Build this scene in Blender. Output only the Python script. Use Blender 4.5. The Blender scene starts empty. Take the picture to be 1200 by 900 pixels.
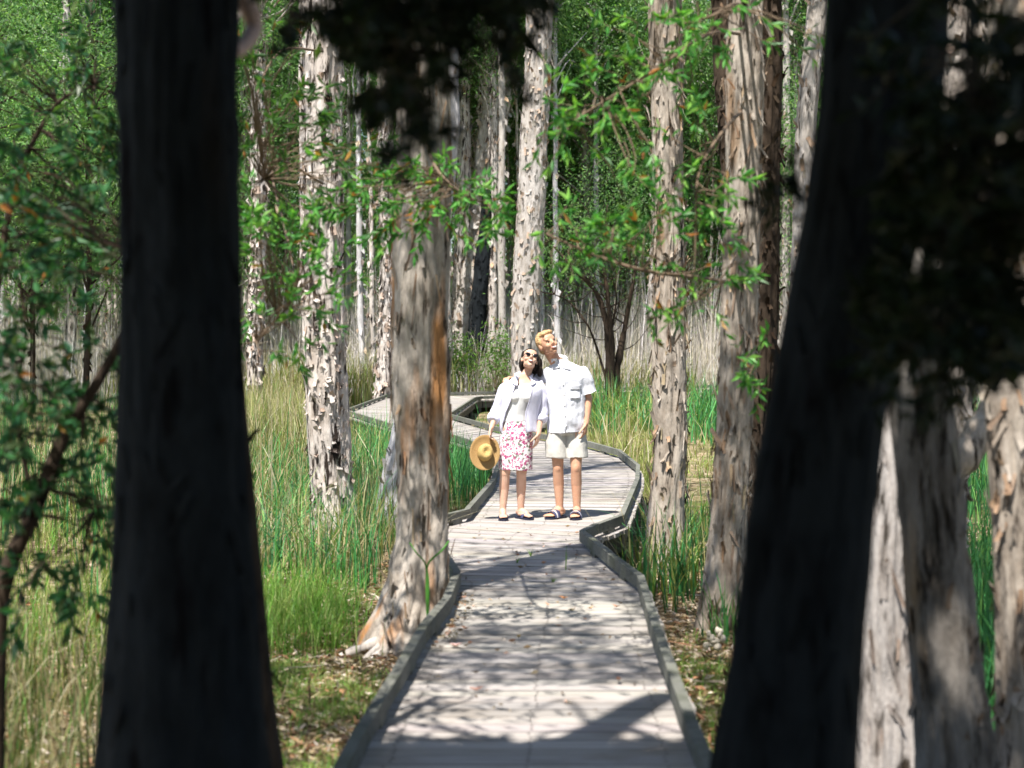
import bpy, math
import numpy as np
from mathutils import Vector, Matrix, Quaternion

rng = np.random.default_rng(7)
SC = bpy.context.scene
COL = SC.collection
FPX, HZ, CAMH, GZ = 1920.0, 400.0, 1.73, -0.35       # photo pixels per unit slope, horizon row, eye height, ground level
SUN = np.array([-0.19, -0.40, 0.90]); SUN /= np.linalg.norm(SUN)
KX, KY = -SUN[0]/SUN[2], -SUN[1]/SUN[2]               # how far a shadow runs per metre of height


def PX(x, y, d):
    return np.array([(x-600.0)*d/FPX, d, CAMH+(HZ-y)*d/FPX])


# ---------------------------------------------------------------- noise
def _h(i, j, k):
    n = (i.astype(np.int64)*374761393 + j.astype(np.int64)*668265263 + k.astype(np.int64)*1274126177) & 0xffffffff
    n = ((n ^ (n >> 13))*1274126177) & 0xffffffff
    n = ((n ^ (n >> 16))*2246822519) & 0xffffffff
    return ((n ^ (n >> 15)) & 0xffffff)/float(0xffffff)


def vnoise(p):
    f = np.floor(p); u = p-f; u = u*u*(3-2*u); f = f.astype(np.int64)
    i, j, k = f[..., 0], f[..., 1], f[..., 2]
    a, b, c = u[..., 0], u[..., 1], u[..., 2]
    r = 0
    for di in (0, 1):
        for dj in (0, 1):
            for dk in (0, 1):
                w = (a if di else 1-a)*(b if dj else 1-b)*(c if dk else 1-c)
                r = r+w*_h(i+di, j+dj, k+dk)
    return r


def fbm(p, o=3):
    r, a, s = 0, 1.0, 0
    for _ in range(o):
        r = r+a*vnoise(p); s += a; a *= .5; p = p*2.03+17.3
    return r/s


def unit(v):
    return v/np.maximum(np.linalg.norm(v, axis=-1, keepdims=True), 1e-9)


def rdir(n):
    return unit(rng.normal(size=(n, 3)))


# ---------------------------------------------------------------- mesh collecting
class MB:
    def __init__(s):
        s.V, s.Q, s.T, s.C, s.n = [], [], [], [], 0

    def add(s, V, Q=None, T=None, C=None):
        V = np.asarray(V, dtype=float).reshape(-1, 3)
        if Q is not None: s.Q.append(np.asarray(Q, dtype=np.int64).reshape(-1, 4)+s.n)
        if T is not None: s.T.append(np.asarray(T, dtype=np.int64).reshape(-1, 3)+s.n)
        if C is None: C = np.ones((len(V), 3))
        C = np.asarray(C, dtype=float)
        if C.ndim == 1: C = np.tile(C, (len(V), 1))
        s.V.append(V); s.C.append(C); s.n += len(V)
        return s

    def mesh(s, name, mat=None, smooth=False):
        V = np.concatenate(s.V); C = np.concatenate(s.C)
        Q = np.concatenate(s.Q) if s.Q else np.zeros((0, 4), int)
        T = np.concatenate(s.T) if s.T else np.zeros((0, 3), int)
        loops = np.concatenate([Q.ravel(), T.ravel()]).astype(np.int32)
        st = np.concatenate([np.arange(len(Q))*4, len(Q)*4+np.arange(len(T))*3]).astype(np.int32)
        me = bpy.data.meshes.new(name)
        me.vertices.add(len(V)); me.vertices.foreach_set('co', V.astype(np.float32).ravel())
        me.loops.add(len(loops)); me.loops.foreach_set('vertex_index', loops)
        me.polygons.add(len(st)); me.polygons.foreach_set('loop_start', st)
        me.polygons.foreach_set('use_smooth', np.full(len(st), smooth))
        me.update(calc_edges=True); me.validate()
        a = me.color_attributes.new('tint', 'FLOAT_COLOR', 'POINT')
        a.data.foreach_set('color', np.concatenate([C, np.ones((len(C), 1))], 1).astype(np.float32).ravel())
        if mat: me.materials.append(mat)
        return me

    def build(s, name, mat, parent=None, smooth=False):
        return link(name, s.mesh(name, mat, smooth), parent)


def link(name, me, parent=None):
    o = bpy.data.objects.new(name, me); COL.objects.link(o)
    if parent is not None:
        o.parent = parent
        o.matrix_parent_inverse = Matrix.Translation(-parent.location)   # shapes are written in world metres
    return o


def tag(o, label=None, cat=None, group=None, kind=None):
    if label: o['label'] = label
    if cat: o['category'] = cat
    if group: o['group'] = group
    if kind: o['kind'] = kind
    return o


def thing(name, loc, label, cat, group=None):
    o = bpy.data.objects.new(name, None); COL.objects.link(o)
    o.location = loc; o.empty_display_size = .2
    return tag(o, label, cat, group)


def copy_tree(o, parent=None):
    c = o.copy(); COL.objects.link(c)
    if parent is not None: c.parent = parent
    for ch in list(o.children): copy_tree(ch, c)
    return c


# ---------------------------------------------------------------- shapes
def box8(P, C=None):
    """eight corners: 0-3 bottom ring, 4-7 top ring"""
    Q = [(0, 3, 2, 1), (4, 5, 6, 7), (0, 1, 5, 4), (1, 2, 6, 5), (2, 3, 7, 6), (3, 0, 4, 7)]
    return np.asarray(P, float), Q


def frames(P):
    T = np.gradient(P, axis=0); T = unit(T)
    n = len(P); N = np.zeros_like(P)
    a = np.array([0, 0, 1.]) if abs(T[0, 2]) < .8 else np.array([1., 0, 0])
    v = unit(np.cross(T[0], a))
    for i in range(n):
        v = v-T[i]*np.dot(v, T[i]); v = v/np.linalg.norm(v); N[i] = v
    return T, N, np.cross(T, N)


def tube(mb, P, R, seg=8, C=None, cap=True, ell=1.0):
    P = np.asarray(P, float); R = np.broadcast_to(np.asarray(R, float), (len(P),))
    T, N, B = frames(P)
    a = np.linspace(0, 2*np.pi, seg, endpoint=False)
    ring = N[:, None]*np.cos(a)[None, :, None]+B[:, None]*np.sin(a)[None, :, None]*ell
    V = (P[:, None]+ring*R[:, None, None]).reshape(-1, 3)
    n = len(P); i = np.arange(n-1)[:, None]*seg; j = np.arange(seg)[None]; k = (j+1) % seg
    Q = np.stack([i+j, i+k, i+seg+k, i+seg+j], -1).reshape(-1, 4)
    Tt = None
    if cap:
        V = np.concatenate([V, P[:1], P[-1:]]); m = n*seg; j = np.arange(seg); k = (j+1) % seg
        Tt = np.concatenate([np.stack([k, j, np.full(seg, m)], -1), np.stack([j+(n-1)*seg, k+(n-1)*seg, np.full(seg, m+1)], -1)])
    mb.add(V, Q, Tt, C)


def sweep(pts, n=24):
    """smooth curve through points (Catmull-Rom)"""
    P = np.asarray(pts, float)
    P = np.concatenate([2*P[:1]-P[1:2], P, 2*P[-1:]-P[-2:-1]])
    m = len(P)-3; t = np.linspace(0, m-1e-6, n); i = t.astype(int); u = (t-i)[:, None]
    a, b, c, d = P[i], P[i+1], P[i+2], P[i+3]
    return .5*((2*b)+(c-a)*u+(2*a-5*b+4*c-d)*u*u+(3*b-a-3*c+d)*u**3)


def sphere(mb, c, r, rot=None, nu=18, nv=12, C=None):
    u = np.linspace(0, 2*np.pi, nu, endpoint=False); v = np.linspace(0, np.pi, nv+1)[1:-1]
    V = np.stack([np.sin(v)[:, None]*np.cos(u), np.sin(v)[:, None]*np.sin(u), np.cos(v)[:, None]*np.ones(nu)], -1).reshape(-1, 3)
    V = np.concatenate([V, [[0, 0, 1], [0, 0, -1]]])*np.asarray(r, float)
    if rot is not None: V = V@np.asarray(rot).T
    V = V+np.asarray(c, float)
    m = nv-1; i = np.arange(m-1)[:, None]*nu; j = np.arange(nu)[None]; k = (j+1) % nu
    Q = np.stack([i+j, i+nu+j, i+nu+k, i+k], -1).reshape(-1, 4)
    j = np.arange(nu); k = (j+1) % nu
    T = np.concatenate([np.stack([j, k, np.full(nu, m*nu)], -1), np.stack([k+(m-1)*nu, j+(m-1)*nu, np.full(nu, m*nu+1)], -1)])
    mb.add(V, Q, T, C)


def leaves(mb, P, D, L, W, C):
    """lance-shaped leaves, folded along the midrib"""
    n = len(P); D = unit(D); S = unit(np.cross(D, rdir(n))); N = np.cross(S, D)
    L = np.broadcast_to(L, (n,))[:, None]; W = np.broadcast_to(W, (n,))[:, None]
    m = P+D*L*.45+N*W*.25
    V = np.stack([P, m+S*W*.5, P+D*L-N*L*.08, m-S*W*.5], 1).reshape(-1, 3)
    i = np.arange(n)[:, None]*4
    T = np.concatenate([i+[0, 1, 2], i+[0, 2, 3]])
    mb.add(V, None, T, np.repeat(np.broadcast_to(C, (n, 3)), 4, 0))


def blades(mb, B, H, LEAN, W, C, up=None):
    """grass blades: three bending segments"""
    n = len(B); H = np.broadcast_to(H, (n,))[:, None]; W = np.broadcast_to(W, (n,))[:, None]
    S = unit(np.cross(LEAN+rng.normal(size=(n, 3))*.15, [0, 0, 1.]))
    rows = []
    for t in (0, .38, .72):
        c = B+np.array([0, 0, 1.])*H*(t-.22*t*t*np.linalg.norm(LEAN, axis=1, keepdims=True))+LEAN*H*t*t
        w = W*(1-t)**.6*.5
        rows += [c-S*w, c+S*w]
    rows.append(B+np.array([0, 0, 1.])*H*(1-.3*np.linalg.norm(LEAN, axis=1, keepdims=True))+LEAN*H)
    V = np.stack(rows, 1).reshape(-1, 3); i = np.arange(n)[:, None]*7
    Q = np.concatenate([i+[0, 1, 3, 2], i+[2, 3, 5, 4]]); T = i+[4, 5, 6]
    mb.add(V, Q, T, np.repeat(np.broadcast_to(C, (n, 3)), 7, 0))


def mixc(n, pal, jit=.12):
    pal = np.asarray(pal, float); c = pal[rng.integers(len(pal), size=n)]
    return np.clip(c*(1+rng.normal(size=(n, 1))*jit), .003, 1)


# ---------------------------------------------------------------- materials
def mat(name, rough=.8, spec=.3):
    m = bpy.data.materials.new(name); m.use_nodes = True
    nt = m.node_tree; b = nt.nodes['Principled BSDF']
    b.inputs['Roughness'].default_value = rough; b.inputs['Specular IOR Level'].default_value = spec
    return m, nt, b


def nd(nt, t, **kw):
    n = nt.nodes.new(t)
    for k, v in kw.items():
        if k in n.inputs: n.inputs[k].default_value = v
        else: setattr(n, k, v)
    return n


def noise(nt, scale, detail=3, vec=None, s3=(1, 1, 1), rough=.55, loc=(0, 0, 0)):
    mp = nd(nt, 'ShaderNodeMapping'); mp.inputs['Scale'].default_value = s3; mp.inputs['Location'].default_value = loc
    if vec is None: vec = nd(nt, 'ShaderNodeTexCoord').outputs['Object']
    nt.links.new(vec, mp.inputs['Vector'])
    n = nd(nt, 'ShaderNodeTexNoise', Scale=scale, Detail=detail, Roughness=rough)
    nt.links.new(mp.outputs[0], n.inputs['Vector'])
    return n.outputs['Fac']


def ramp(nt, fac, stops):
    r = nd(nt, 'ShaderNodeValToRGB'); e = r.color_ramp.elements
    while len(e) < len(stops): e.new(.5)
    for q, (p, c) in zip(e, stops):
        q.position = p; q.color = (*c, 1) if len(c) == 3 else c
    nt.links.new(fac, r.inputs['Fac'])
    return r.outputs['Color']


def mix(nt, fac, a, b, mode='MIX'):
    m = nd(nt, 'ShaderNodeMix', data_type='RGBA', blend_type=mode)
    for s, v in (('Factor', fac), ('A', a), ('B', b)):
        inp = [i for i in m.inputs if i.name == s and (i.type == 'RGBA' or s == 'Factor' and i.type == 'VALUE')][0]
        if hasattr(v, 'links'): nt.links.new(v, inp)
        elif isinstance(v, (int, float)): inp.default_value = v
        else: inp.default_value = (*v, 1)
    return [o for o in m.outputs if o.type == 'RGBA'][0]


def bump(nt, b, h, strength=.5, dist=.01):
    n = nd(nt, 'ShaderNodeBump', Strength=strength, Distance=dist)
    nt.links.new(h, n.inputs['Height']); nt.links.new(n.outputs[0], b.inputs['Normal'])


def tint(nt):
    a = nd(nt, 'ShaderNodeVertexColor'); a.layer_name = 'tint'
    return a.outputs['Color']


def m_leaf(name, trans=.35, rough=.42):
    m, nt, b = mat(name, rough, .35)
    t = tint(nt); nt.links.new(t, b.inputs['Base Color'])
    tr = nd(nt, 'ShaderNodeBsdfTranslucent')
    y = mix(nt, 1.0, t, (1.15, 1.25, .55), 'MULTIPLY'); nt.links.new(y, tr.inputs['Color'])
    ms = nd(nt, 'ShaderNodeMixShader'); ms.inputs[0].default_value = trans
    nt.links.new(b.outputs[0], ms.inputs[1]); nt.links.new(tr.outputs[0], ms.inputs[2])
    nt.links.new(ms.outputs[0], nt.nodes['Material Output'].inputs['Surface'])
    return m


def m_plain(name, col, rough=.8, var=.12, scale=30, bmp=.0, spec=.3, s3=(1, 1, 1)):
    m, nt, b = mat(name, rough, spec)
    n = noise(nt, scale, 4, None, s3)
    c = np.array(col)
    o = ramp(nt, n, [(.25, tuple(c*(1-var))), (.75, tuple(np.minimum(c*(1+var), 1)))])
    nt.links.new(o, b.inputs['Base Color'])
    if bmp: bump(nt, b, n, bmp, .01)
    return m


def m_bark(name, pale, second, dark, warm, crack=.42, warmth=.5, bstr=.8):
    """papery bark: pale sheets, brown sheets, warm streaks and dark vertical cracks"""
    m, nt, b = mat(name, .9, .12)
    big = noise(nt, 2.2, 4, None, (1, 1, .45))
    c = ramp(nt, big, [(.36, pale), (.62, second)])
    mid = noise(nt, 9, 4, None, (1, 1, .4), .6, (3, 1, 7))
    c = mix(nt, .55, c, ramp(nt, mid, [(.3, tuple(np.array(second)*.7)), (.55, pale), (.8, tuple(np.minimum(np.array(pale)*1.15, .9)))]))
    w = noise(nt, 3.4, 3, None, (1.4, 1.4, .22), .5, (9, 4, 2))
    wf = ramp(nt, w, [(1-warmth-.04, (0, 0, 0)), (min(.99, 1-warmth+.08), (1, 1, 1))])
    c = mix(nt, wf, c, warm)
    k = noise(nt, 13, 5, None, (1, 1, .2), .65, (1, 8, 5))
    kf = ramp(nt, k, [(crack-.05, (1, 1, 1)), (crack+.04, (0, 0, 0))])
    c = mix(nt, kf, c, dark)
    f = noise(nt, 60, 3, None, (1, 1, .35))
    c = mix(nt, .35, c, ramp(nt, f, [(.3, (.45, .45, .45)), (.7, (1.2, 1.2, 1.2))]), 'MULTIPLY')
    c = mix(nt, 1.0, c, tint(nt), 'MULTIPLY')
    nt.links.new(c, b.inputs['Base Color'])
    hh = mix(nt, .5, k, mix(nt, .4, mid, f)); bump(nt, b, hh, bstr, .03)
    return m
# ---------------------------------------------------------------- the materials of the place
M = {}
M['leaf'] = m_leaf('green_leaf', .45); M['leaf_far'] = m_leaf('far_leaf', .5)
M['blade'] = m_leaf('grass_blade', .3, .5); M['reed'] = m_leaf('dry_reed', .3, .8)
M['litter'] = m_leaf('dead_leaf', .1, .8)
M['bark_white'] = m_bark('white_flaky_bark', (.66, .60, .565), (.46, .38, .32), (.03, .022, .018), (.42, .27, .17), .455, .22, 1.0)
M['bark_grey'] = m_bark('grey_papery_bark', (.52, .48, .45), (.33, .28, .235), (.05, .038, .03), (.42, .25, .12), .38, .30)
M['bark_tan'] = m_bark('orange_streaked_bark', (.52, .465, .41), (.29, .24, .195), (.05, .035, .026), (.40, .20, .085), .38, .44, 1.0)
M['bark_brown'] = m_bark('brown_papery_bark', (.45, .395, .34), (.265, .205, .155), (.035, .026, .02), (.27, .165, .09), .40, .33)
M['bark_pale'] = m_bark('smooth_pale_bark', (.62, .60, .62), (.44, .41, .41), (.10, .08, .07), (.42, .30, .22), .27, .2)
M['bark_smooth'] = m_bark('white_streaked_bark', (.43, .395, .375), (.25, .205, .17), (.035, .027, .02), (.32, .21, .12), .42, .32, 1.0)
M['bark_mottled'] = m_bark('grey_mottled_bark', (.24, .22, .20), (.125, .105, .088), (.022, .018, .014), (.27, .18, .10), .42, .36, 1.0)
M['bark_shade_char'] = m_bark('shade_black_and_charred_bark', (.017, .021, .025), (.005, .006, .007), (.004, .004, .005), (.022, .019, .017), .40, .25)  # near trunks: deep shade painted into the bark; far dead tree: burnt black
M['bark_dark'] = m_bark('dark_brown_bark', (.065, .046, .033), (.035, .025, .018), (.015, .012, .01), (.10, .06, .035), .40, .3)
M['twig'] = m_plain('brown_twig', (.15, .105, .07), .85, .3, 20)
M['twig_dark'] = m_plain('dark_twig', (.035, .03, .025), .9, .3, 20)

# weathered timber
def m_wood(name, a, bcol, c3, grain=(2.5, 60, 60), bstr=.25):
    m, nt, b = mat(name, .82, .2)
    g = noise(nt, 1.0, 5, None, grain, .6)
    c = ramp(nt, g, [(.28, bcol), (.5, a), (.75, tuple(np.minimum(np.array(a)*1.12, .9)))])
    s = noise(nt, 2.3, 5, None, (1, 1.6, 1), .6, (4, 2, 0))
    c = mix(nt, ramp(nt, s, [(.50, (0, 0, 0)), (.72, (.75, .75, .75))]), c, c3)
    c = mix(nt, 1.0, c, tint(nt), 'MULTIPLY')
    nt.links.new(c, b.inputs['Base Color']); bump(nt, b, g, bstr, .004)
    return m
M['plank'] = m_wood('weathered_plank', (.335, .308, .285), (.20, .18, .165), (.225, .19, .155))
M['kerb'] = m_wood('mossy_kerb_timber', (.150, .150, .130), (.075, .076, .062), (.085, .095, .055), (12, 12, 60))
M['beam'] = m_wood('dark_bearer_timber', (.10, .095, .085), (.05, .045, .04), (.07, .07, .05), (12, 12, 60))

# ground: leaf litter over dark soil with thin moss and turf
m, nt, b = mat('leaf_litter_ground', .95, .1)
v = nd(nt, 'ShaderNodeTexVoronoi', Scale=26.0); nt.links.new(nd(nt, 'ShaderNodeTexCoord').outputs['Object'], v.inputs['Vector'])
c = ramp(nt, v.outputs['Color'], [(.1, (.08, .055, .03)), (.45, (.22, .16, .09)), (.7, (.36, .28, .18)), (.95, (.50, .42, .33))])
c = mix(nt, ramp(nt, noise(nt, 1.1, 5), [(.42, (0, 0, 0)), (.62, (1, 1, 1))]), c, (.085, .10, .025))
c = mix(nt, ramp(nt, noise(nt, 3.1, 5, None, (1, 1, 1), .6, (5, 5, 5)), [(.52, (0, 0, 0)), (.66, (1, 1, 1))]), c, (.035, .026, .016))
nt.links.new(c, b.inputs['Base Color']); bump(nt, b, v.outputs['Distance'], .6, .02)
M['ground'] = m

# people
def m_skin(name, col):
    m, nt, b = mat(name, .5, .35)
    c = np.array(col); o = ramp(nt, noise(nt, 14, 3), [(.3, tuple(c*[.88, .80, .76])), (.7, tuple(c))])
    nt.links.new(o, b.inputs['Base Color'])
    b.inputs['Subsurface Weight'].default_value = .12; b.inputs['Subsurface Radius'].default_value = (.012, .005, .003)
    return m
M['skin_m'] = m_skin('tanned_skin', (.62, .36, .24)); M['skin_w'] = m_skin('fair_skin', (.66, .42, .31))
M['blond'] = m_plain('sandy_hair', (.50, .32, .155), .55, .35, 60, .6, .4, (1, 1, .3))
M['darkhair'] = m_plain('dark_hair', (.016, .011, .009), .7, .4, 60, .5, .15, (1, 1, .3))
def m_cloth(name, col, b1=.5):
    m, nt, b = mat(name, .85, .2)
    f = noise(nt, 7, 3, None, (1, 1, .5)); w = noise(nt, 350, 1)
    c = np.array(col); nt.links.new(ramp(nt, f, [(.3, tuple(c*.94)), (.7, tuple(c))]), b.inputs['Base Color'])
    bump(nt, b, mix(nt, .12, f, w), b1, .03)
    return m
M['shirt_m'] = m_cloth('white_linen', (.76, .77, .84)); M['shirt_w'] = m_cloth('lavender_white_cotton', (.70, .69, .83))
M['top_w'] = m_cloth('white_cotton', (.83, .82, .82), .3); M['shorts'] = m_cloth('stone_grey_cotton', (.54, .52, .48))
m, nt, b = mat('floral_print_cotton', .85, .2)
co = nd(nt, 'ShaderNodeTexCoord').outputs['Object']
v = nd(nt, 'ShaderNodeTexVoronoi', Scale=46.0); wn = noise(nt, 40, 3)
vm = nd(nt, 'ShaderNodeVectorMath', operation='ADD'); nt.links.new(co, vm.inputs[0])
sc_ = nd(nt, 'ShaderNodeVectorMath', operation='SCALE', Scale=.05); nt.links.new(wn, sc_.inputs[0]); nt.links.new(sc_.outputs[0], vm.inputs[1]); nt.links.new(vm.outputs[0], v.inputs['Vector'])
pet = ramp(nt, v.outputs['Distance'], [(.56, (1, 1, 1)), (.62, (0, 0, 0))])
sep = nd(nt, 'ShaderNodeSeparateColor'); nt.links.new(v.outputs['Color'], sep.inputs[0])
hue = ramp(nt, sep.outputs[0], [(.0, (.36, .06, .17)), (.26, (.50, .24, .35)), (.44, (.80, .77, .76)), (.62, (.80, .77, .76)), (.64, (.16, .18, .14)), (.80, (.38, .06, .17))])
hue.node.color_ramp.interpolation = 'CONSTANT'
c = mix(nt, pet, (.80, .77, .76), hue)
nt.links.new(c, b.inputs['Base Color']); M['floral'] = m
M['black'] = m_plain('dark_lens', (.006, .006, .008), .12, .05, 10, 0, .6)
M['sole'] = m_plain('dark_navy_sole', (.02, .022, .045), .6); M['strap'] = m_plain('navy_strap', (.05, .055, .12), .6, .4, 80)
M['strap_w'] = m_plain('pale_stripe_strap', (.55, .54, .58), .6, .3, 60)
M['teeth'] = m_plain('teeth', (.80, .77, .72), .3, .03); M['lip'] = m_plain('lip', (.42, .13, .11), .45); M['eye'] = m_plain('dark_eye', (.03, .02, .018), .2)
# straw
m, nt, b = mat('woven_straw', .75, .25)
wv = nd(nt, 'ShaderNodeTexWave', Scale=55.0, Distortion=1.5); wv.wave_type = 'RINGS'
nt.links.new(nd(nt, 'ShaderNodeTexCoord').outputs['Object'], wv.inputs['Vector'])
c = ramp(nt, wv.outputs['Fac'], [(.2, (.26, .15, .055)), (.8, (.40, .26, .11))])
nt.links.new(c, b.inputs['Base Color']); bump(nt, b, wv.outputs['Fac'], .3, .003); M['straw'] = m
m = M['straw'].copy(); m.name = 'pale_woven_straw'; M['straw2'] = m
for n in m.node_tree.nodes:
    if n.type == 'VALTORGB': n.color_ramp.elements[0].color = (.38, .25, .085, 1); n.color_ramp.elements[1].color = (.54, .38, .15, 1)
# ---------------------------------------------------------------- trunks
def smooth1(a, k):
    if k < 2: return a
    w = np.hanning(k+2)[1:-1]; w /= w.sum()
    return np.convolve(np.pad(a, k//2, mode='edge'), w, 'same')[k//2:k//2+len(a)]


class Trunk:
    """spec: (x, y, width) rows read off the photograph for a trunk standing d metres away"""
    def __init__(s, spec, d, ztop, rough=.10, plate=.012, flare=.45, nth=56, dz=.035, seed=0, lean_y=0.0, taper=.5, fz=.32):
        sp = sorted(spec, key=lambda q: -q[1])
        z = np.array([CAMH+(HZ-q[1])*d/FPX for q in sp]); X = np.array([(q[0]-600)*d/FPX for q in sp]); R = np.array([q[2]*.5*d/FPX for q in sp])
        zb = GZ-.12
        if z[0] > zb:
            sl = (X[1]-X[0])/(z[1]-z[0]); X = np.insert(X, 0, X[0]+sl*(zb-z[0])); z = np.insert(z, 0, zb); R = np.insert(R, 0, R[0])
        if ztop > z[-1]:
            sl = (X[-1]-X[-2])/(z[-1]-z[-2]); X = np.append(X, X[-1]+sl*.7*(ztop-z[-1])); R = np.append(R, R[-1]*taper); z = np.append(z, ztop)
        zt = min(ztop, CAMH+HZ*d/FPX+.8)
        s.z = np.concatenate([np.arange(zb, zt, dz), np.arange(zt, ztop+.01, .2)])
        k = max(3, int(.5/dz))
        s.X = smooth1(np.interp(s.z, z, X), k); s.R = smooth1(np.interp(s.z, z, R), k)
        s.X = s.X+.25*s.R*(fbm(np.stack([s.z*1.3, s.z*0+seed, s.z*0], -1), 2)-.5)
        s.Y = d+lean_y*(s.z-GZ)
        a = np.linspace(0, 2*np.pi, nth, endpoint=False); s.a = a
        p = np.stack([np.cos(a)[None]*np.ones((len(s.z), 1)), np.sin(a)[None]*np.ones((len(s.z), 1)), s.z[:, None]*np.ones(nth)], -1)
        n1 = fbm(p*[1.6, 1.6, .5]+seed*3.1, 3)-.5
        n2 = fbm(p*[5, 5, 1.6]+seed*7.7, 3)
        n3 = fbm(p*[8, 8, 9.]+seed*1.7, 2)-.5
        r = s.R[:, None]*(1+2*rough*n1)+plate*(np.clip((n2-.42)*9, 0, 1)-.5)+plate*.7*n3
        fl = flare*np.exp(-np.maximum(s.z-GZ, 0)/fz)[:, None]*(.35+1.3*fbm(p*[2.2, 2.2, .4]+seed, 2))
        s.r = r*(1+fl)
        s.V = np.stack([s.X[:, None]+s.r*np.cos(a), s.Y[:, None]+s.r*np.sin(a), s.z[:, None]+0*s.r], -1)

    def add(s, mb, C=None):
        n, m = s.r.shape; i = np.arange(n-1)[:, None]*m; j = np.arange(m)[None]; k = (j+1) % m
        V = s.V.reshape(-1, 3); top = [s.X[-1], s.Y[-1], s.z[-1]+s.R[-1]*.3]
        Q = np.stack([i+j, i+k, i+m+k, i+m+j], -1).reshape(-1, 4)
        j = np.arange(m)
        mb.add(np.concatenate([V, [top]]), Q, np.stack([j+(n-1)*m, (j+1) % m+(n-1)*m, np.full(m, n*m)], -1), C)

    def flakes(s, mb, n, w=(.03, .09), h=(.04, .14), curl=(.008, .03), pal=((1, 1, 1),), zmin=GZ, zmax=1e9, front=True):
        """loose peeling sheets of bark"""
        ok = np.where((s.z > zmin) & (s.z < min(zmax, s.z[-1]-.2)))[0]
        i = ok[rng.integers(len(ok), size=n)]; j = rng.integers(s.r.shape[1], size=n)
        if front:
            j2 = rng.integers(s.r.shape[1], size=n); j = np.where(np.sin(s.a[j]) < .35, j, j2)
        a = s.a[j]; N = np.stack([np.cos(a), np.sin(a), 0*a], -1); T = np.stack([-np.sin(a), np.cos(a), 0*a], -1)
        th = rng.normal(size=n)*.28; U = np.array([0, 0, 1.])*np.cos(th)[:, None]+T*np.sin(th)[:, None]; T2 = np.cross(U, N)
        P = s.V[i, j]+N*.002; rr = s.r[i, j]
        W = rng.uniform(*w, n)[:, None]; H = rng.uniform(*h, n)[:, None]; K = rng.uniform(*curl, n)[:, None]
        dn = np.where(rng.random(n) < .5, -1., 1.)[:, None]; sd = rng.uniform(-1, 1, n)[:, None]
        rows = []
        for v in (0, .4, .75, 1.):
            for u in (-.5, 0, .5):
                jag = rng.normal(size=(n, 2))*.08
                uu, vv = u+jag[:, :1], v+jag[:, 1:]*(v > 0)
                off = K*(v**1.7*1.4+(u*sd > 0)*abs(u)*1.1*abs(sd))-(uu*W)**2/(2*rr[:, None])
                rows.append(P+T2*uu*W*(1-.2*v)+U*dn*vv*H+N*off)
        V = np.stack(rows, 1).reshape(-1, 3); q = []
        for v in range(3):
            for u in range(2):
                q.append([v*3+u, v*3+u+1, v*3+u+4, v*3+u+3])
        Q = (np.arange(n)[:, None, None]*12+np.array(q)[None]).reshape(-1, 4)
        C = mixc(n, pal, .15)
        mb.add(V, Q, None, np.repeat(C, 12, 0))

    def at(s, z):
        return np.array([np.interp(z, s.z, s.X), np.interp(z, s.z, s.Y), z])


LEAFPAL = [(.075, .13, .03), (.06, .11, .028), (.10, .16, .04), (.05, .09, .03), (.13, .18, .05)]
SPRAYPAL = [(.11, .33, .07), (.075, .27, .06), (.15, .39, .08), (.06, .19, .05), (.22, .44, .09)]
OLD = [(.30, .12, .03), (.36, .20, .05)]
KEEP = [(-.75, 1.5, 14.6, 17.2)]                                     # clearings in the canopy: the couple stands in full sun


SUNNY = [(x, y, r, d) for d, q in ((9.4, [(470, 212, 70), (545, 235, 70), (430, 240, 60)]), (9.0, [(330, 285, 60), (372, 315, 55), (300, 377, 40), (328, 408, 40)]), (9.6, [(322, 100, 60)]),
        (8.6, [(745, 275, 55), (690, 290, 45), (690, 130, 60), (735, 100, 60), (655, 155, 45), (815, 195, 50), (790, 366, 40), (860, 20, 50)]), (8.9, [(880, 440, 35)]), (7.1, [(1035, 600, 50), (1030, 700, 55), (1035, 800, 60)]), (6.2, [(1115, 770, 14)]), (9.5, [(1133, 20, 36), (1132, 80, 36)])) for x, y, r in q]


def cull(P, extra=None):
    x = P[:, 0]+KX*P[:, 2]; y = P[:, 1]+KY*P[:, 2]; ok = np.ones(len(P), bool)
    for a, b, c, d in KEEP:
        for h in (0, 1.75):
            ok &= ~((x-KX*h > a) & (x-KX*h < b) & (y-KY*h > c) & (y-KY*h < d))
    for px, py, r, d in SUNNY:                                          # sun reaches the low branches through gaps
        v = P-PX(px, py, d); t = v@SUN; ok &= ~((t > .3) & (np.linalg.norm(v-t[:, None]*SUN, axis=1) < r*d/FPX+.12))
    return ok


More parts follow.
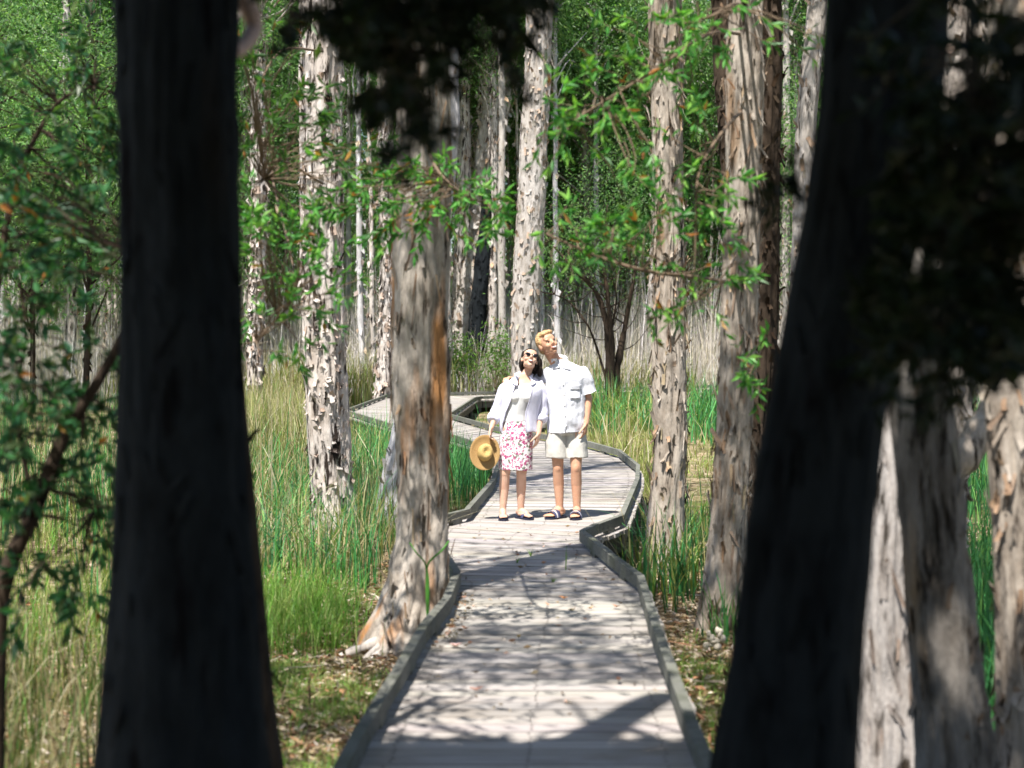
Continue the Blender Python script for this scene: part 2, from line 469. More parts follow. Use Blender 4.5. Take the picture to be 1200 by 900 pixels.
def crown(parent, tr, z0, z1, rad, nclump, nleaf, ll=(.09, .14), wf=.27, pal=LEAFPAL, off=(0, 0), matl='leaf', limbs=True, sig=.42, bark='bark_grey', test=None, nm='crown'):
    """limbs reaching from the trunk to clumps of leaves"""
    c = tr.at(min(tr.z[-1], .5*(z0+z1)))+np.array([off[0], off[1], 0]); c[2] = .5*(z0+z1)
    K = rdir(nclump)*(rng.random((nclump, 1))**.45)*[rad, rad, .5*(z1-z0)]+c
    mb = MB()
    for q in K:
        zz = np.clip(q[2]-abs(rng.normal())*1.0-.4, max(z0-.7, 2.5), tr.z[-1]-.05)
        a = tr.at(zz); m = .5*(a+q)+rng.normal(size=3)*.2+[0, 0, .15]
        P = sweep([a, m, q], 8); r0 = max(.012, .35*np.interp(zz, tr.z, tr.R))*min(1, .55+np.linalg.norm(q-a)*.08)
        ok = cull(P)
        if limbs and ok.all():
            lm = MB(); tube(lm, P, np.linspace(r0, .008, 8), 6, None, False); lm.build('limb', M[bark], parent, True)
    n = nleaf; ci = rng.integers(nclump, size=n); cs = rng.uniform(.6, 1.4, nclump)*sig
    D = rng.normal(size=(n, 3))*[1, 1, .7]; P = K[ci]+D*cs[ci][:, None]
    ok = cull(P)
    if test is not None: ok &= test(P)
    P, D = P[ok], D[ok]
    D = unit(unit(D)+rdir(len(P))*.8-[0, 0, .35]); L = rng.uniform(*ll, len(P))
    leaves(mb, P, D, L, L*wf, mixc(len(P), pal, .2))
    mb.build(nm, M[matl], parent)


def spray(parent, path, d, ell, ll=(.06, .10), wf=.27, pal=SPRAYPAL, r=(.012, .004), bark='twig', dd=.35, droop=.35, old=.03, name='leafy_branch', matl='leaf', twigs=True, tw=(.10, .22)):
    """a leafy branch: path and foliage patches (x, y, rx, ry, leaves) read off the photograph at d metres"""
    P = sweep([PX(x, y, d+(q[0] if q else 0)) for x, y, *q in path], 20)
    bb = MB(); tube(bb, P, np.linspace(r[0], r[1], 20), 8)
    lb = MB()
    for (x, y, rx, ry, n) in ell:
        c = PX(x, y, d); sx, sz = rx*d/FPX, ry*d/FPX
        nt = max(3, n//11)
        T = c+rng.normal(size=(nt, 3))*[sx*.55, dd, sz*.55]
        near = P[np.argmin(((T[:, None]-P[None])**2).sum(-1), 1)]
        dirs = unit(T-near+rng.normal(size=(nt, 3))*.12)
        tl = rng.uniform(*tw, nt)
        if twigs:
            for t, a, u, l in zip(T, near, dirs, tl):
                tube(bb, sweep([a, .5*(a+t)+rng.normal(size=3)*.03, t, t+u*l-[0, 0, l*.2]], 7), np.linspace(.0045, .0015, 7), 5, None, False)
        i = rng.integers(nt, size=n); f = rng.random(n)[:, None]
        Q = T[i]+dirs[i]*tl[i][:, None]*f-np.array([0, 0, .2])*tl[i][:, None]*f
        D = unit(dirs[i]*.8+rdir(n)*.9-[0, 0, droop]); L = rng.uniform(*ll, n)
        C = mixc(n, pal, .2); o = rng.random(n) < old; C[o] = mixc(o.sum(), OLD) if o.any() else C[o]
        leaves(lb, Q, D, L, L*wf, C)
    b = bb.build(name, M[bark], parent, True)
    lb.build('leaves', M[matl], b)
    return b


def tree(name, tr, bark, label, cat='tree', group=None, fl=None):
    """trunk with its loose bark; fl = list of flake settings"""
    root = thing(name, (tr.X[3], tr.Y[3], GZ), label, cat, group)
    mb = MB(); tr.add(mb)
    for k in (fl or []): tr.flakes(mb, **k)
    mb.build('trunk', M[bark], root, True)
    return root


WH = [(1.1, 1.07, 1.05), (1.0, .96, .94), (1.2, 1.17, 1.15), (.8, .68, .6)]
BR = [(1.2, 1.12, 1.05), (.8, .68, .6), (1.5, 1.4, 1.3), (1.0, .78, .62), (1.8, 1.72, 1.65)]
GY = [(1.1, 1.06, 1.03), (.85, .78, .73), (1.2, 1.17, 1.14), (.95, .78, .65)]

# ---- the two black trunks that frame the view, with the shade of their crowns
def shade1(P):
    x = P[:, 0]+KX*P[:, 2]; y = P[:, 1]+KY*P[:, 2]
    e = 7.1+.3*(fbm(np.stack([x*1.3, y*0, y*0+3], -1), 3)-.5)
    ok = (y < e) & (x > -1.2+.4*(vnoise(np.stack([y*1.1, x*0, x*0], -1))-.5)) & (x < 2.6)
    thin = (x > 1.25) & (y > 5.6)
    ok &= (y < .3) | (P[:, 2] > CAMH+.215*np.maximum(P[:, 1], 0)+.25)
    return ok & ~(thin & (fbm(np.stack([x*2.2, y*2.2, y*0], -1), 2) < .42))


T1 = Trunk([(207, 0, 138), (208, 250, 136), (209, 450, 137), (210, 650, 155), (212, 880, 192), (213, 1100, 230)], 4.5, 8.0, .10, .014, .25, seed=1, nth=72)
t1 = tree('paperbark_tree', T1, 'bark_shade_char', 'thick upright black trunk in deep shade, left of the boardwalk and nearest on that side', fl=[dict(n=220, w=(.008, .022), h=(.05, .16), curl=(.001, .003), pal=[(1, 1, 1), (1.5, 1.6, 1.7), (.6, .6, .6)], zmax=3.2)])
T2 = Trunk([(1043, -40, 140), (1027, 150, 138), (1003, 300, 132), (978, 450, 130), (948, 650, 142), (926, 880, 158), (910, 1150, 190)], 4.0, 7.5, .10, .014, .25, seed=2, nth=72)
t2 = tree('paperbark_tree', T2, 'bark_shade_char', 'thick leaning black trunk in deep shade, right of the boardwalk', fl=[dict(n=220, w=(.008, .022), h=(.05, .16), curl=(.001, .003), pal=[(1, 1, 1), (1.5, 1.6, 1.7), (.6, .6, .6)], zmax=3.2)])
for root, tr, ox, nc in ((t1, T1, -.9, 90), (t2, T2, .1, 90)):
    crown(root, tr, 4.0, 7.6, 4.6, nc+40, 64000, (.15, .22), .34, LEAFPAL, (ox, -3.0), bark='bark_shade_char', sig=.6, test=shade1)
# hanging tips of the same crowns, in the top of the view
SHADEPAL = [(.013, .022, .010), (.010, .017, .008), (.018, .027, .012)]  # deep shade painted into the leaf colour of these tips
spray(t1, [(380, -330), (430, -150), (455, 0), (480, 110)], 3.7, [(460, 15, 56, 44, 620), (470, 90, 42, 48, 520), (480, 140, 20, 28, 130), (425, 15, 26, 34, 130), (505, 30, 18, 50, 160)], (.040, .065), .34, SHADEPAL, dd=.16, old=0, bark='twig_dark', tw=(.04, .09))
spray(t1, [(560, -330), (575, -120), (585, 10)], 3.7, [(572, 5, 44, 26, 260), (597, 45, 18, 28, 90), (630, -2, 30, 18, 100)], (.040, .065), .34, SHADEPAL, dd=.16, old=0, bark='twig_dark', tw=(.04, .09))
spray(t1, [(300, -260), (330, -80), (345, 20)], 3.9, [(342, 8, 14, 22, 70), (385, -8, 20, 12, 40)], (.040, .065), .34, SHADEPAL, dd=.14, old=0, bark='twig_dark', tw=(.03, .07))
spray(t2, [(1130, -120), (1140, 100), (1120, 300), (1100, 420)], 3.25, [(1130, 175, 60, 34, 420), (1085, 60, 16, 50, 150), (1095, 240, 55, 60, 420), (1075, 350, 40, 65, 330), (1120, 330, 45, 60, 200), (1185, 130, 34, 30, 140)], (.045, .075), .36, SHADEPAL, dd=.22, old=0, bark='twig_dark', tw=(.05, .13))
spray(t2, [(1215, -120), (1210, 100), (1190, 300), (1180, 430)], 3.35, [(1185, 290, 40, 44, 330), (1165, 365, 40, 44, 300), (1150, 240, 44, 40, 330), (1120, 425, 44, 24, 200), (1195, 80, 24, 60, 200), (1190, 200, 34, 36, 220), (1170, 120, 40, 40, 260)], (.045, .075), .36, SHADEPAL, dd=.22, old=0, bark='twig_dark', tw=(.05, .13))
spray(t2, [(960, 260), (930, 215), (905, 195)], 4.3, [(915, 195, 14, 18, 34), (912, 248, 14, 12, 24)], (.05, .075), .3, SHADEPAL, dd=.06, old=0, bark='twig_dark', r=(.006, .002))
def back(root, cx, n):  # unseen curtain of leaves added behind the camera to keep out sky light
    mb = MB(); P = np.stack([cx+rng.normal(size=n)*1.6, -4.6+rng.normal(size=n)*.5, rng.uniform(.6, 5.2, n)], -1)
    L = rng.uniform(.14, .2, n); leaves(mb, P, unit(rdir(n)-[0, 0, .5]), L, L*.36, mixc(n, LEAFPAL, .2)); mb.build('added_leaf_screen', M['leaf'], root)
back(t1, -2.2, 14000); back(t2, 1.8, 14000)

# pale broken stub on the left black trunk, and the sapling that leans behind it
bb = MB(); tube(bb, sweep([PX(266, 64, 4.5), PX(284, 54, 4.6), PX(297, 36, 4.7), PX(294, 14, 4.7), PX(280, -8, 4.7), PX(262, -40, 4.6)], 20), np.linspace(.026, .030, 20)*np.linspace(.8, 1.1, 20), 12)
bb.build('broken_branch', m_plain('peeled_pink_wood', (.55, .38, .33), .7, .15, 25), t1, True)
TS = Trunk([(262, 300, 20), (272, 420, 20), (281, 520, 21), (290, 640, 23), (299, 740, 24), (308, 840, 26), (320, 930, 30)], 6.2, 4.2, .12, .006, .3, seed=3, nth=24)
ts = tree('sapling', TS, 'bark_dark', 'thin grey sapling trunk leaning against the left black trunk', 'sapling', None, [dict(n=60, w=(.01, .03), h=(.03, .08))])
crown(ts, TS, 3.4, 5.0, .7, 8, 500, bark='bark_grey')

# ---- trunks along the boardwalk
T4 = Trunk([(497, -20, 58), (496, 150, 60), (494, 300, 64), (493, 400, 64), (492, 480, 64), (494, 560, 56), (495, 620, 54), (492, 680, 62), (484, 720, 72), (477, 755, 84)], 11.2, 9.5, .14, .024, .24, seed=4, nth=80, dz=.025)
t4 = tree('paperbark_tree', T4, 'bark_tan', 'grey and orange streaked trunk growing hard against the left kerb of the boardwalk', fl=[dict(n=240, w=(.008, .035), h=(.06, .28), curl=(.003, .016), pal=BR, zmax=4.5)])
rb = MB()
for x1, y1, x2, y2, w in ((470, 728, 400, 775, 12), (480, 735, 440, 764, 14), (474, 720, 430, 752, 9), (492, 735, 500, 758, 12)):
    a, b_ = PX(x1, y1, 11.1), PX(x2, y2, 10.9); b_[2] = GZ-.02
    tube(rb, sweep([a, .55*a+.45*b_-[0, 0, .04], b_, b_+(b_-a)*.25-[0, 0, .05]], 14), np.linspace(w*.0045, .010, 14)*(1+.25*rng.normal(size=14)*.5), 10)
rb.build('surface_root', M['bark_grey'], t4, True)
crown(t4, T4, 6.2, 9.5, 3.2, 56, 15500, (.10, .16), .28, LEAFPAL, (-.7, -3.9), bark='bark_tan', sig=.5, test=lambda P: P[:, 1]+KY*P[:, 2] > 8.3)
T4B = Trunk([(524, 0, 26), (526, 150, 26), (506, 330, 27), (478, 480, 28), (465, 550, 28), (458, 612, 32)], 18.6, 11, .10, .014, .4, seed=5, nth=48)
t4b = tree('paperbark_tree', T4B, 'bark_pale', 'smooth bluish white trunk partly hidden behind the orange streaked trunk', fl=[dict(n=200, w=(.03, .08), h=(.06, .2), pal=WH)])
crown(t4b, T4B, 7.5, 12, 2.2, 24, 3200, bark='bark_pale')
T5 = Trunk([(378, -20, 50), (379, 100, 50), (378, 200, 48), (377, 330, 48), (381, 430, 48), (385, 520, 47), (390, 590, 46), (392, 640, 50)], 16.2, 11, .13, .024, .35, seed=6, nth=96, dz=.025)
t5 = tree('paperbark_tree', T5, 'bark_white', 'flaky white trunk standing in tall green sedge left of the boardwalk', fl=[dict(n=900, w=(.015, .08), h=(.02, .10), curl=(.004, .024), pal=WH, zmax=6)])
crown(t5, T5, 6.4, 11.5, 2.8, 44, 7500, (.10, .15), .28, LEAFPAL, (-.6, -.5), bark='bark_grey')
T6 = Trunk([(634, -20, 30), (630, 100, 31), (624, 200, 32), (620, 280, 32), (615, 360, 32), (616, 430, 32), (616, 500, 36)], 42, 22, .10, .03, .3, seed=7, nth=72, dz=.06)
t6 = tree('paperbark_tree', T6, 'bark_grey', 'tall pale flaky trunk rising directly behind the couple', fl=[dict(n=650, w=(.03, .12), h=(.05, .22), curl=(.008, .04), pal=GY, zmax=11.5)])
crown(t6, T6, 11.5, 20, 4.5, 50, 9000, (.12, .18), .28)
T7 = Trunk([(780, -20, 36), (781, 100, 35), (783, 200, 33), (785, 320, 35), (786, 400, 37), (785, 500, 37), (783, 570, 36), (781, 630, 38), (779, 680, 42)], 14.8, 10.5, .12, .02, .45, seed=8, nth=80, dz=.025)
t7 = tree('paperbark_tree', T7, 'bark_brown', 'slim brownish peeling trunk in a grass tuft, first right of the boardwalk bend', fl=[dict(n=460, w=(.01, .04), h=(.04, .20), curl=(.006, .035), pal=BR, zmax=5.4)])
crown(t7, T7, 6.2, 10.5, 2.6, 36, 5200, (.10, .15), .28, LEAFPAL, (.3, -.4), bark='bark_brown')
T8 = Trunk([(872, -20, 42), (872, 100, 42), (869, 250, 40), (865, 380, 40), (860, 500, 38), (854, 600, 40), (850, 680, 44), (847, 735, 50)], 11.8, 9.5, .10, .016, .25, seed=9, nth=80, dz=.025)
t8 = tree('paperbark_tree', T8, 'bark_brown', 'tall pale brown peeling trunk standing between the slim trunk and the black leaning trunk', fl=[dict(n=380, w=(.008, .035), h=(.04, .20), curl=(.005, .03), pal=BR, zmax=4.6)])
crown(t8, T8, 6.2, 9.5, 2.4, 32, 4600, (.10, .15), .28, LEAFPAL, (1.2, -.6), bark='bark_brown')
rb = MB()
for k in range(16):
    c = PX(838+rng.normal()*5, 748+rng.normal()*5, 10.6); sphere(rb, c, rng.uniform(.014, .03, 3), None, 8, 6, (1.2, 1.15, 1.05))
fg = rb.build('bracket_fungus', m_plain('cream_fungus', (.62, .55, .45), .8, .2, 40, .4), t8, True)
T8B = Trunk([(898, -20, 34), (897, 100, 34), (895, 250, 34), (893, 380, 34), (888, 500, 32), (884, 600, 32), (880, 690, 36)], 13.2, 9.5, .12, .018, .3, seed=10, nth=56)
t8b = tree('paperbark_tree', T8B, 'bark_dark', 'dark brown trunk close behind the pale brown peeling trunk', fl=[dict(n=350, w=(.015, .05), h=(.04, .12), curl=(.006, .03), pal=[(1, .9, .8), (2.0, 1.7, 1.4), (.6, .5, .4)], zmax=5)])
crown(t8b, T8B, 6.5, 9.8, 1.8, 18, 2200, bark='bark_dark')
T8C = Trunk([(846, -20, 26), (848, 80, 24), (858, 200, 24), (872, 330, 24), (880, 450, 24), (886, 600, 26)], 20, 10, .12, .015, .3, seed=11, nth=40)
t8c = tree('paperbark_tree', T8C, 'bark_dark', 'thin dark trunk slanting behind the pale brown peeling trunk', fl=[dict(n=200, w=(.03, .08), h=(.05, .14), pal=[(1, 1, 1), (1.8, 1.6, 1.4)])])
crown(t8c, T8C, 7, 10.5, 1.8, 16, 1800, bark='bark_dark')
T9 = Trunk([(960, -20, 22), (955, 40, 22), (946, 130, 22), (942, 230, 22), (938, 330, 24), (930, 480, 26)], 17, 10, .10, .012, .3, seed=12, nth=40)
t9 = tree('paperbark_tree', T9, 'bark_grey', 'slender grey brown trunk beside the left edge of the black leaning trunk', fl=[dict(n=200, w=(.02, .06), h=(.05, .14), pal=BR)])
crown(t9, T9, 6.8, 10.5, 1.8, 16, 2000)

# ---- dappled trunks at the right edge
TA = Trunk([(1066, 380, 66), (1074, 450, 68), (1086, 560, 68), (1100, 680, 70), (1114, 800, 74), (1124, 900, 82), (1130, 960, 88)], 6.3, 6.5, .13, .022, .25, seed=13, nth=72)
ta = tree('paperbark_tree', TA, 'bark_mottled', 'grey smooth dappled trunk leaning left, middle one of the trunks at the right edge', fl=[dict(n=90, w=(.012, .04), h=(.05, .18), curl=(.004, .018), pal=GY, zmax=3)])
TB = Trunk([(1062, 380, 40), (1056, 470, 40), (1049, 560, 46), (1042, 650, 54), (1040, 740, 60), (1042, 820, 66), (1044, 880, 74)], 7.2, 7.0, .13, .022, .3, seed=14, nth=72)
tb = tree('paperbark_tree', TB, 'bark_smooth', 'sunlit whitish trunk wedged between the black leaning trunk and the grey dappled trunk', fl=[dict(n=120, w=(.012, .04), h=(.06, .24), curl=(.004, .015), pal=WH, zmax=3)])
TC = Trunk([(1190, 200, 66), (1186, 370, 64), (1190, 480, 62), (1198, 600, 64), (1206, 720, 70), (1216, 860, 80)], 7.0, 7.0, .10, .016, .3, seed=15, nth=72)
tc = tree('paperbark_tree', TC, 'bark_brown', 'brown peeling trunk cut off by the right edge of the view', fl=[dict(n=260, w=(.015, .05), h=(.04, .12), curl=(.005, .025), pal=BR, zmax=4)])
TD = Trunk([(1132, -40, 66), (1133, 40, 62), (1128, 150, 56), (1120, 300, 52), (1110, 500, 50), (1102, 700, 52)], 9.5, 8.0, .12, .02, .3, seed=16, nth=64)
td = tree('paperbark_tree', TD, 'bark_white', 'white peeling trunk glimpsed through the black leaves at the top right', fl=[dict(n=500, w=(.02, .07), h=(.03, .10), curl=(.006, .03), pal=WH)])
for root, tr, o in ((ta, TA, (.2, .3)), (tb, TB, (.5, .8)), (tc, TC, (.8, .2)), (td, TD, (.4, .3))):
    crown(root, tr, 4.6, 7.6, 1.5, 16, 2300, (.10, .16), .3, LEAFPAL, o)
lg = MB(); tube(lg, sweep([PX(1095, 575, 8.6), PX(1130, 535, 8.6), PX(1165, 480, 8.7), PX(1215, 400, 8.8)], 20), np.linspace(.10, .07, 20)*(1+.08*rng.normal(size=20)), 14)
tag(lg.build('leaning_log', M['bark_brown'], None, True), 'broken peeling log leaning between the trunks at the right edge', 'log')
# ---------------------------------------------------------------- sunlit low branches
spray(t4, [(493, 150, 1.6), (510, 195, .3), (540, 225), (585, 245)], 9.4, [(470, 212, 55, 26, 190), (540, 232, 50, 22, 190), (430, 235, 46, 34, 170), (575, 245, 26, 16, 70), (500, 250, 40, 18, 90), (515, 205, 30, 15, 70)], dd=.25, old=.05)
spray(t5, [(378, 215, 6.5), (320, 190, 3), (345, 330, .6), (300, 400)], 9.0, [(330, 285, 48, 34, 190), (372, 315, 30, 48, 170), (298, 377, 22, 16, 46), (328, 408, 38, 14, 50), (305, 272, 26, 30, 80), (345, 345, 24, 18, 46), (300, 330, 20, 8, 16)], dd=.3)
spray(t5, [(378, 60, 6.2), (330, 60, 3), (300, 120, 1), (310, 210)], 9.6, [(300, 190, 30, 60, 170), (322, 95, 40, 60, 230), (345, 180, 26, 34, 90), (290, 60, 22, 50, 90), (395, 170, 26, 40, 90), (420, 195, 25, 24, 60), (375, 230, 20, 40, 60)], pal=[(.05, .13, .03), (.04, .10, .03), (.08, .19, .035)], dd=.4)
spray(t8, [(868, 335, 3.6), (830, 327, .8), (760, 318), (700, 300), (640, 274)], 8.6, [(745, 278, 42, 16, 120), (690, 292, 30, 14, 60), (765, 262, 28, 18, 70), (650, 262, 16, 14, 26), (640, 290, 8, 20, 14), (700, 268, 24, 8, 22), (800, 320, 40, 8, 26)], dd=.2, old=.06, r=(.014, .006))
spray(t8, [(870, 40, 3.4), (830, 40, .8), (770, 80), (690, 130), (645, 160)], 8.6, [(690, 130, 44, 24, 130), (735, 100, 46, 30, 150), (660, 150, 22, 16, 46), (760, 60, 50, 40, 160), (710, 165, 26, 24, 50), (745, 180, 16, 50, 60)], dd=.25, pal=SPRAYPAL+[(.16, .33, .05)])
spray(t8, [(870, 130, 3.4), (850, 150, .8), (820, 200), (815, 270)], 8.6, [(815, 195, 22, 46, 80), (835, 250, 22, 36, 70), (850, 215, 20, 24, 50), (815, 130, 26, 40, 60), (795, 350, 20, 14, 22)], dd=.25)
spray(t8, [(868, 290, 3.4), (850, 320, .8), (820, 350), (770, 372)], 8.7, [(785, 368, 34, 11, 44), (820, 352, 20, 10, 24), (845, 320, 24, 24, 40)], dd=.12, r=(.007, .003))
spray(t8, [(866, 380, 3.2), (880, 400, .6), (878, 440)], 8.9, [(880, 442, 18, 20, 46), (868, 415, 14, 14, 22), (890, 400, 12, 14, 18)], dd=.1, r=(.007, .003))
spray(t8, [(873, 10, 3.2), (860, 5, .6), (830, 20), (790, 30)], 8.8, [(860, 18, 40, 18, 80), (805, 25, 34, 18, 70), (880, 40, 18, 14, 30), (940, 45, 10, 12, 16)], dd=.25)

# ---- bushes at the left edge
def bush(label, path, d, ell, pal, base, r, branches=()):
    root = thing('shrub', (base[0], base[1], GZ), label, 'shrub')
    spray(root, path, d, ell, (.065, .095), .32, pal, r, 'bark_dark', .35, .3, .012, 'stem')
    for p2, r2, e2 in branches: spray(root, p2, d, e2, (.065, .095), .32, pal, r2, 'bark_dark', .3, .3, .012, 'branch')
    return root
BP = [(.042, .15, .06), (.032, .115, .05), (.065, .20, .07), (.025, .08, .038), (.08, .12, .055)]
bush('blurred leafy shrub with a curved grey stem at the left edge', [(-10, 1150), (-5, 800), (5, 680), (40, 600), (75, 510), (110, 455), (150, 380), (175, 300)], 6.4,
     [(100, 300, 34, 50, 160), (100, 480, 36, 40, 120), (112, 425, 24, 30, 60), (118, 610, 16, 40, 90), (60, 230, 60, 50, 160)], BP, PX(-10, 1010, 6.4), (.045, .012),
     [([(40, 600), (20, 480), (30, 380), (10, 280)], (.012, .004), [(60, 560, 60, 50, 180), (40, 640, 50, 40, 120), (30, 380, 46, 60, 240), (25, 290, 36, 50, 180), (50, 480, 40, 40, 140), (10, 520, 30, 50, 120), (10, 440, 30, 40, 120)]),
      ([(100, 470), (95, 540), (110, 600)], (.008, .003), [(105, 570, 22, 26, 60), (95, 640, 26, 30, 60), (60, 690, 40, 20, 60)])])
bush('airy green shrub reaching high beside the left black trunk', [(-60, 900), (-20, 500), (10, 250), (60, 130), (110, 100)], 8.5,
     [(70, 130, 56, 40, 260), (40, 200, 46, 40, 200), (100, 200, 34, 50, 160), (20, 80, 40, 40, 140), (110, 60, 30, 40, 110), (70, 260, 50, 40, 180)], BP+[(.10, .20, .05)], PX(-70, 870, 8.5), (.03, .006))
# ---------------------------------------------------------------- ground
def ground_z(x, y):
    n = fbm(np.stack([x*.35, y*.35, 0*x], -1), 3)-.5
    n2 = fbm(np.stack([x*1.7, y*1.7, 0*x+9], -1), 2)-.5
    pond = np.exp(-((x-.6)/2.0)**2-((y-42)/4.0)**2)
    return GZ+(.12*n+.05*n2)*np.clip((60-y)/20, .2, 1)-.22*pond
xs = np.unique(np.concatenate([np.arange(-8, 8.01, .14), np.arange(-40, 40.1, 2.), [-400, -200, -100, -60, 60, 100, 200, 400]]))
ys = np.unique(np.concatenate([np.arange(3, 26, .14), np.arange(26, 70, .6), np.arange(-20, 130, 4.), [-400, -200, -80, 160, 220, 400]]))
gx, gy = np.meshgrid(xs, ys)
nx, ny = len(xs), len(ys)
i = np.arange(ny-1)[:, None]*nx; j = np.arange(nx-1)[None]
mb = MB(); mb.add(np.stack([gx, gy, ground_z(gx, gy)], -1).reshape(-1, 3), np.stack([i+j, i+j+1, i+nx+j+1, i+nx+j], -1).reshape(-1, 4))
tag(mb.build('ground', M['ground'], None, True), 'damp ground of leaf litter, moss and thin turf', None, None, 'structure')

# ---------------------------------------------------------------- boardwalk
PAIRS = [((-.85, -4), (.62, -4)), ((-.70, 4), (.70, 4)), ((-.601, 6.83), (.735, 6.83)), ((-.541, 7.98), (.76, 7.98)), ((-.48, 9.23), (.79, 9.23)),
         ((-.384, 10.25), (.825, 10.25)), ((-.358, 11.45), (.86, 11.3)), ((-.508, 12.68), (.72, 12.5)), ((-.686, 14.3), (.57, 13.9)), ((-.619, 15.2), (.72, 14.45)),
         ((-.402, 15.74), (.99, 15.2)), ((-.198, 18.98), (1.45, 19.3)), ((-.16, 21.4), (1.62, 21.4)), ((-.148, 23.7), (1.57, 24.2)),
         ((-.4, 25.2), (1.2, 26.3)), ((-.656, 26.8), (.4, 28.7)), ((-1.158, 28.9), (-.32, 30.9)), ((-2.385, 32.2), (-1.43, 36.4)),
         ((-3.92, 38.6), (-1.43, 36.6)), ((-3.80, 49.4), (-1.10, 47.4)), ((-3.5, 50.8), (-1.06, 47.6)), ((-1.0, 52.6), (-.9, 48.2)), ((4.84, 58), (5.1, 53.6)), ((16, 68), (16.6, 63.6))]
bw = thing('boardwalk', (0, 6, GZ), 'weathered grey timber boardwalk with low kerb rails winding through the swamp', 'boardwalk')
mb = MB()
for (a, b_), (c_, d_) in zip(PAIRS[:-1], PAIRS[1:]):
    a, b_, c_, d_ = map(np.array, (a, b_, c_, d_))
    ln = np.linalg.norm(.5*(a+b_)-.5*(c_+d_)); lm = max(np.linalg.norm(a-c_), np.linalg.norm(b_-d_)); n = max(1, int(round(.5*(ln+lm)/.142)))
    for k in range(n):
        nail = np.linalg.norm(a) < 24
        g = .0055/max(lm/n, .05)
        t0, t1_ = (k+g)/n, (k+1-g)/n
        p = [a+(c_-a)*t0, b_+(d_-b_)*t0, b_+(d_-b_)*t1_, a+(c_-a)*t1_]
        u0, u1 = unit(p[1]-p[0]), unit(p[2]-p[3])
        e = rng.uniform(.085, .11, 2)
        p = [p[0]-u0*e[0], p[1]+u0*e[1], p[2]+u1*e[1], p[3]-u1*e[0]]
        zt = rng.normal()*.0022; tl = rng.normal()*.0015
        V = [[*q, -.036+zt] for q in p]+[[*q, zt+(tl if m in (1, 2) else -tl)] for m, q in enumerate(p)]
        P, Q = box8(V)
        if nail:                                                      # screw heads over the bearers
            for s_, e_ in ((0, .09), (1, .09), (0, .5)):
                for q in (.27, .73):
                    lo_ = p[0]+(p[3]-p[0])*q; hi_ = p[1]+(p[2]-p[1])*q; L_ = np.linalg.norm(hi_-lo_); f_ = .5 if e_ == .5 else (.19/L_ if s_ == 0 else 1-.19/L_)
                    w_ = lo_+(hi_-lo_)*f_+rng.normal(size=2)*.004; an_ = np.arange(8)*np.pi/4
                    mb.add(np.concatenate([np.stack([w_[0]+.0075*np.cos(an_), w_[1]+.0075*np.sin(an_), np.full(8, zt+.0035)], -1), [[*w_, zt+.0025]]]), None, [(i_, (i_+1) % 8, 8) for i_ in range(8)], (.22, .2, .19))
        mb.add(P, Q, None, np.array([1, 1, 1])*(1+rng.normal()*.13)*[1, 1+rng.normal()*.012, 1+rng.normal()*.03])
mb.build('deck_boards', M['plank'], bw)


def rail(line, side):
    """kerb rail on spacer blocks; side = +1 when the deck lies to the right of the line's direction"""
    L = np.array(line, float); T = unit(np.diff(L, axis=0)); N = np.stack([T[:, 1], -T[:, 0]], -1)*side   # towards the deck
    nv = len(L); mN = np.zeros((nv, 2))
    for k in range(nv):
        a, b_ = N[max(k-1, 0)], N[min(k, nv-2)]; m = unit(a+b_); mN[k] = m/max(.45, np.dot(m, b_))
    w = .052
    for k in range(nv-1):
        A, B = L[k], L[k+1]; g = T[k]*.004
        ins = [A+g, B-g]; out = [A-mN[k]*w+g, B-mN[k+1]*w-g]
        z0, z1 = .034+rng.normal()*.003, .122+rng.normal()*.004
        if side > 0: ring = [out[0], ins[0], ins[1], out[1]]
        else: ring = [ins[0], out[0], out[1], ins[1]]
        c = .006
        mb = MB(); cen = np.mean(ring, 0)
        lo = [[*q, z0] for q in ring]; hi = [[*q, z1-c] for q in ring]; top = [[*(q+unit(cen-q)*c), z1] for q in ring]
        V = np.array(lo+hi+top)
        Q = [(0, 3, 2, 1), (8, 9, 10, 11)]+[(m, (m+1) % 4, 4+(m+1) % 4, 4+m) for m in range(4)]+[(4+m, 4+(m+1) % 4, 8+(m+1) % 4, 8+m) for m in range(4)]
        tn = 1+rng.normal()*.08
        mb.add(V, Q, None, np.array([tn, tn, tn])); r = mb.build('kerb_rail', M['kerb'], bw)
        ln = np.linalg.norm(B-A); nb = max(1, int(ln/1.3))
        for q in range(nb):
            c0 = A+(B-A)*((q+.5)/nb)-N[k]*w*.5; t = T[k]*.11; h = N[k]*.033
            p = [c0-t-h*.7, c0+t-h*.7, c0+t+h*.7, c0-t+h*.7]
            bm_ = MB(); P, Q = box8([[*z, .004] for z in p]+[[*z, z0-.002] for z in p]); bm_.add(P, Q); bm_.build('spacer_block', M['kerb'], r)
lf = [p[0] for p in PAIRS]; rt = [p[1] for p in PAIRS]
rail(lf[:7], 1); rail(lf[6:], 1)
rail(rt[:9], -1); rail(rt[8:], -1)
# bearers along both edges and short posts in the mud
for line in (lf, rt):
    for A, B in zip(line[:-1], line[1:]):
        A, B = np.array(A), np.array(B)
        if np.linalg.norm(B-A) < .5: continue
        t = unit(B-A); n = np.array([t[1], -t[0]])*.03; A2, B2 = A+t*.03, B-t*.03
        p = [A2-n, B2-n, B2+n, A2+n]; m2 = MB(); P, Q = box8([[*z, -.22] for z in p]+[[*z, -.040] for z in p]); m2.add(P, Q); m2.build('bearer', M['beam'], bw)
        for q in np.arange(.4, np.linalg.norm(B-A), 2.2):
            c0 = A+t*q; m3 = MB(); tube(m3, [[*c0, GZ-.35], [*c0, -.225]], .055, 10); m3.build('post', M['beam'], bw)

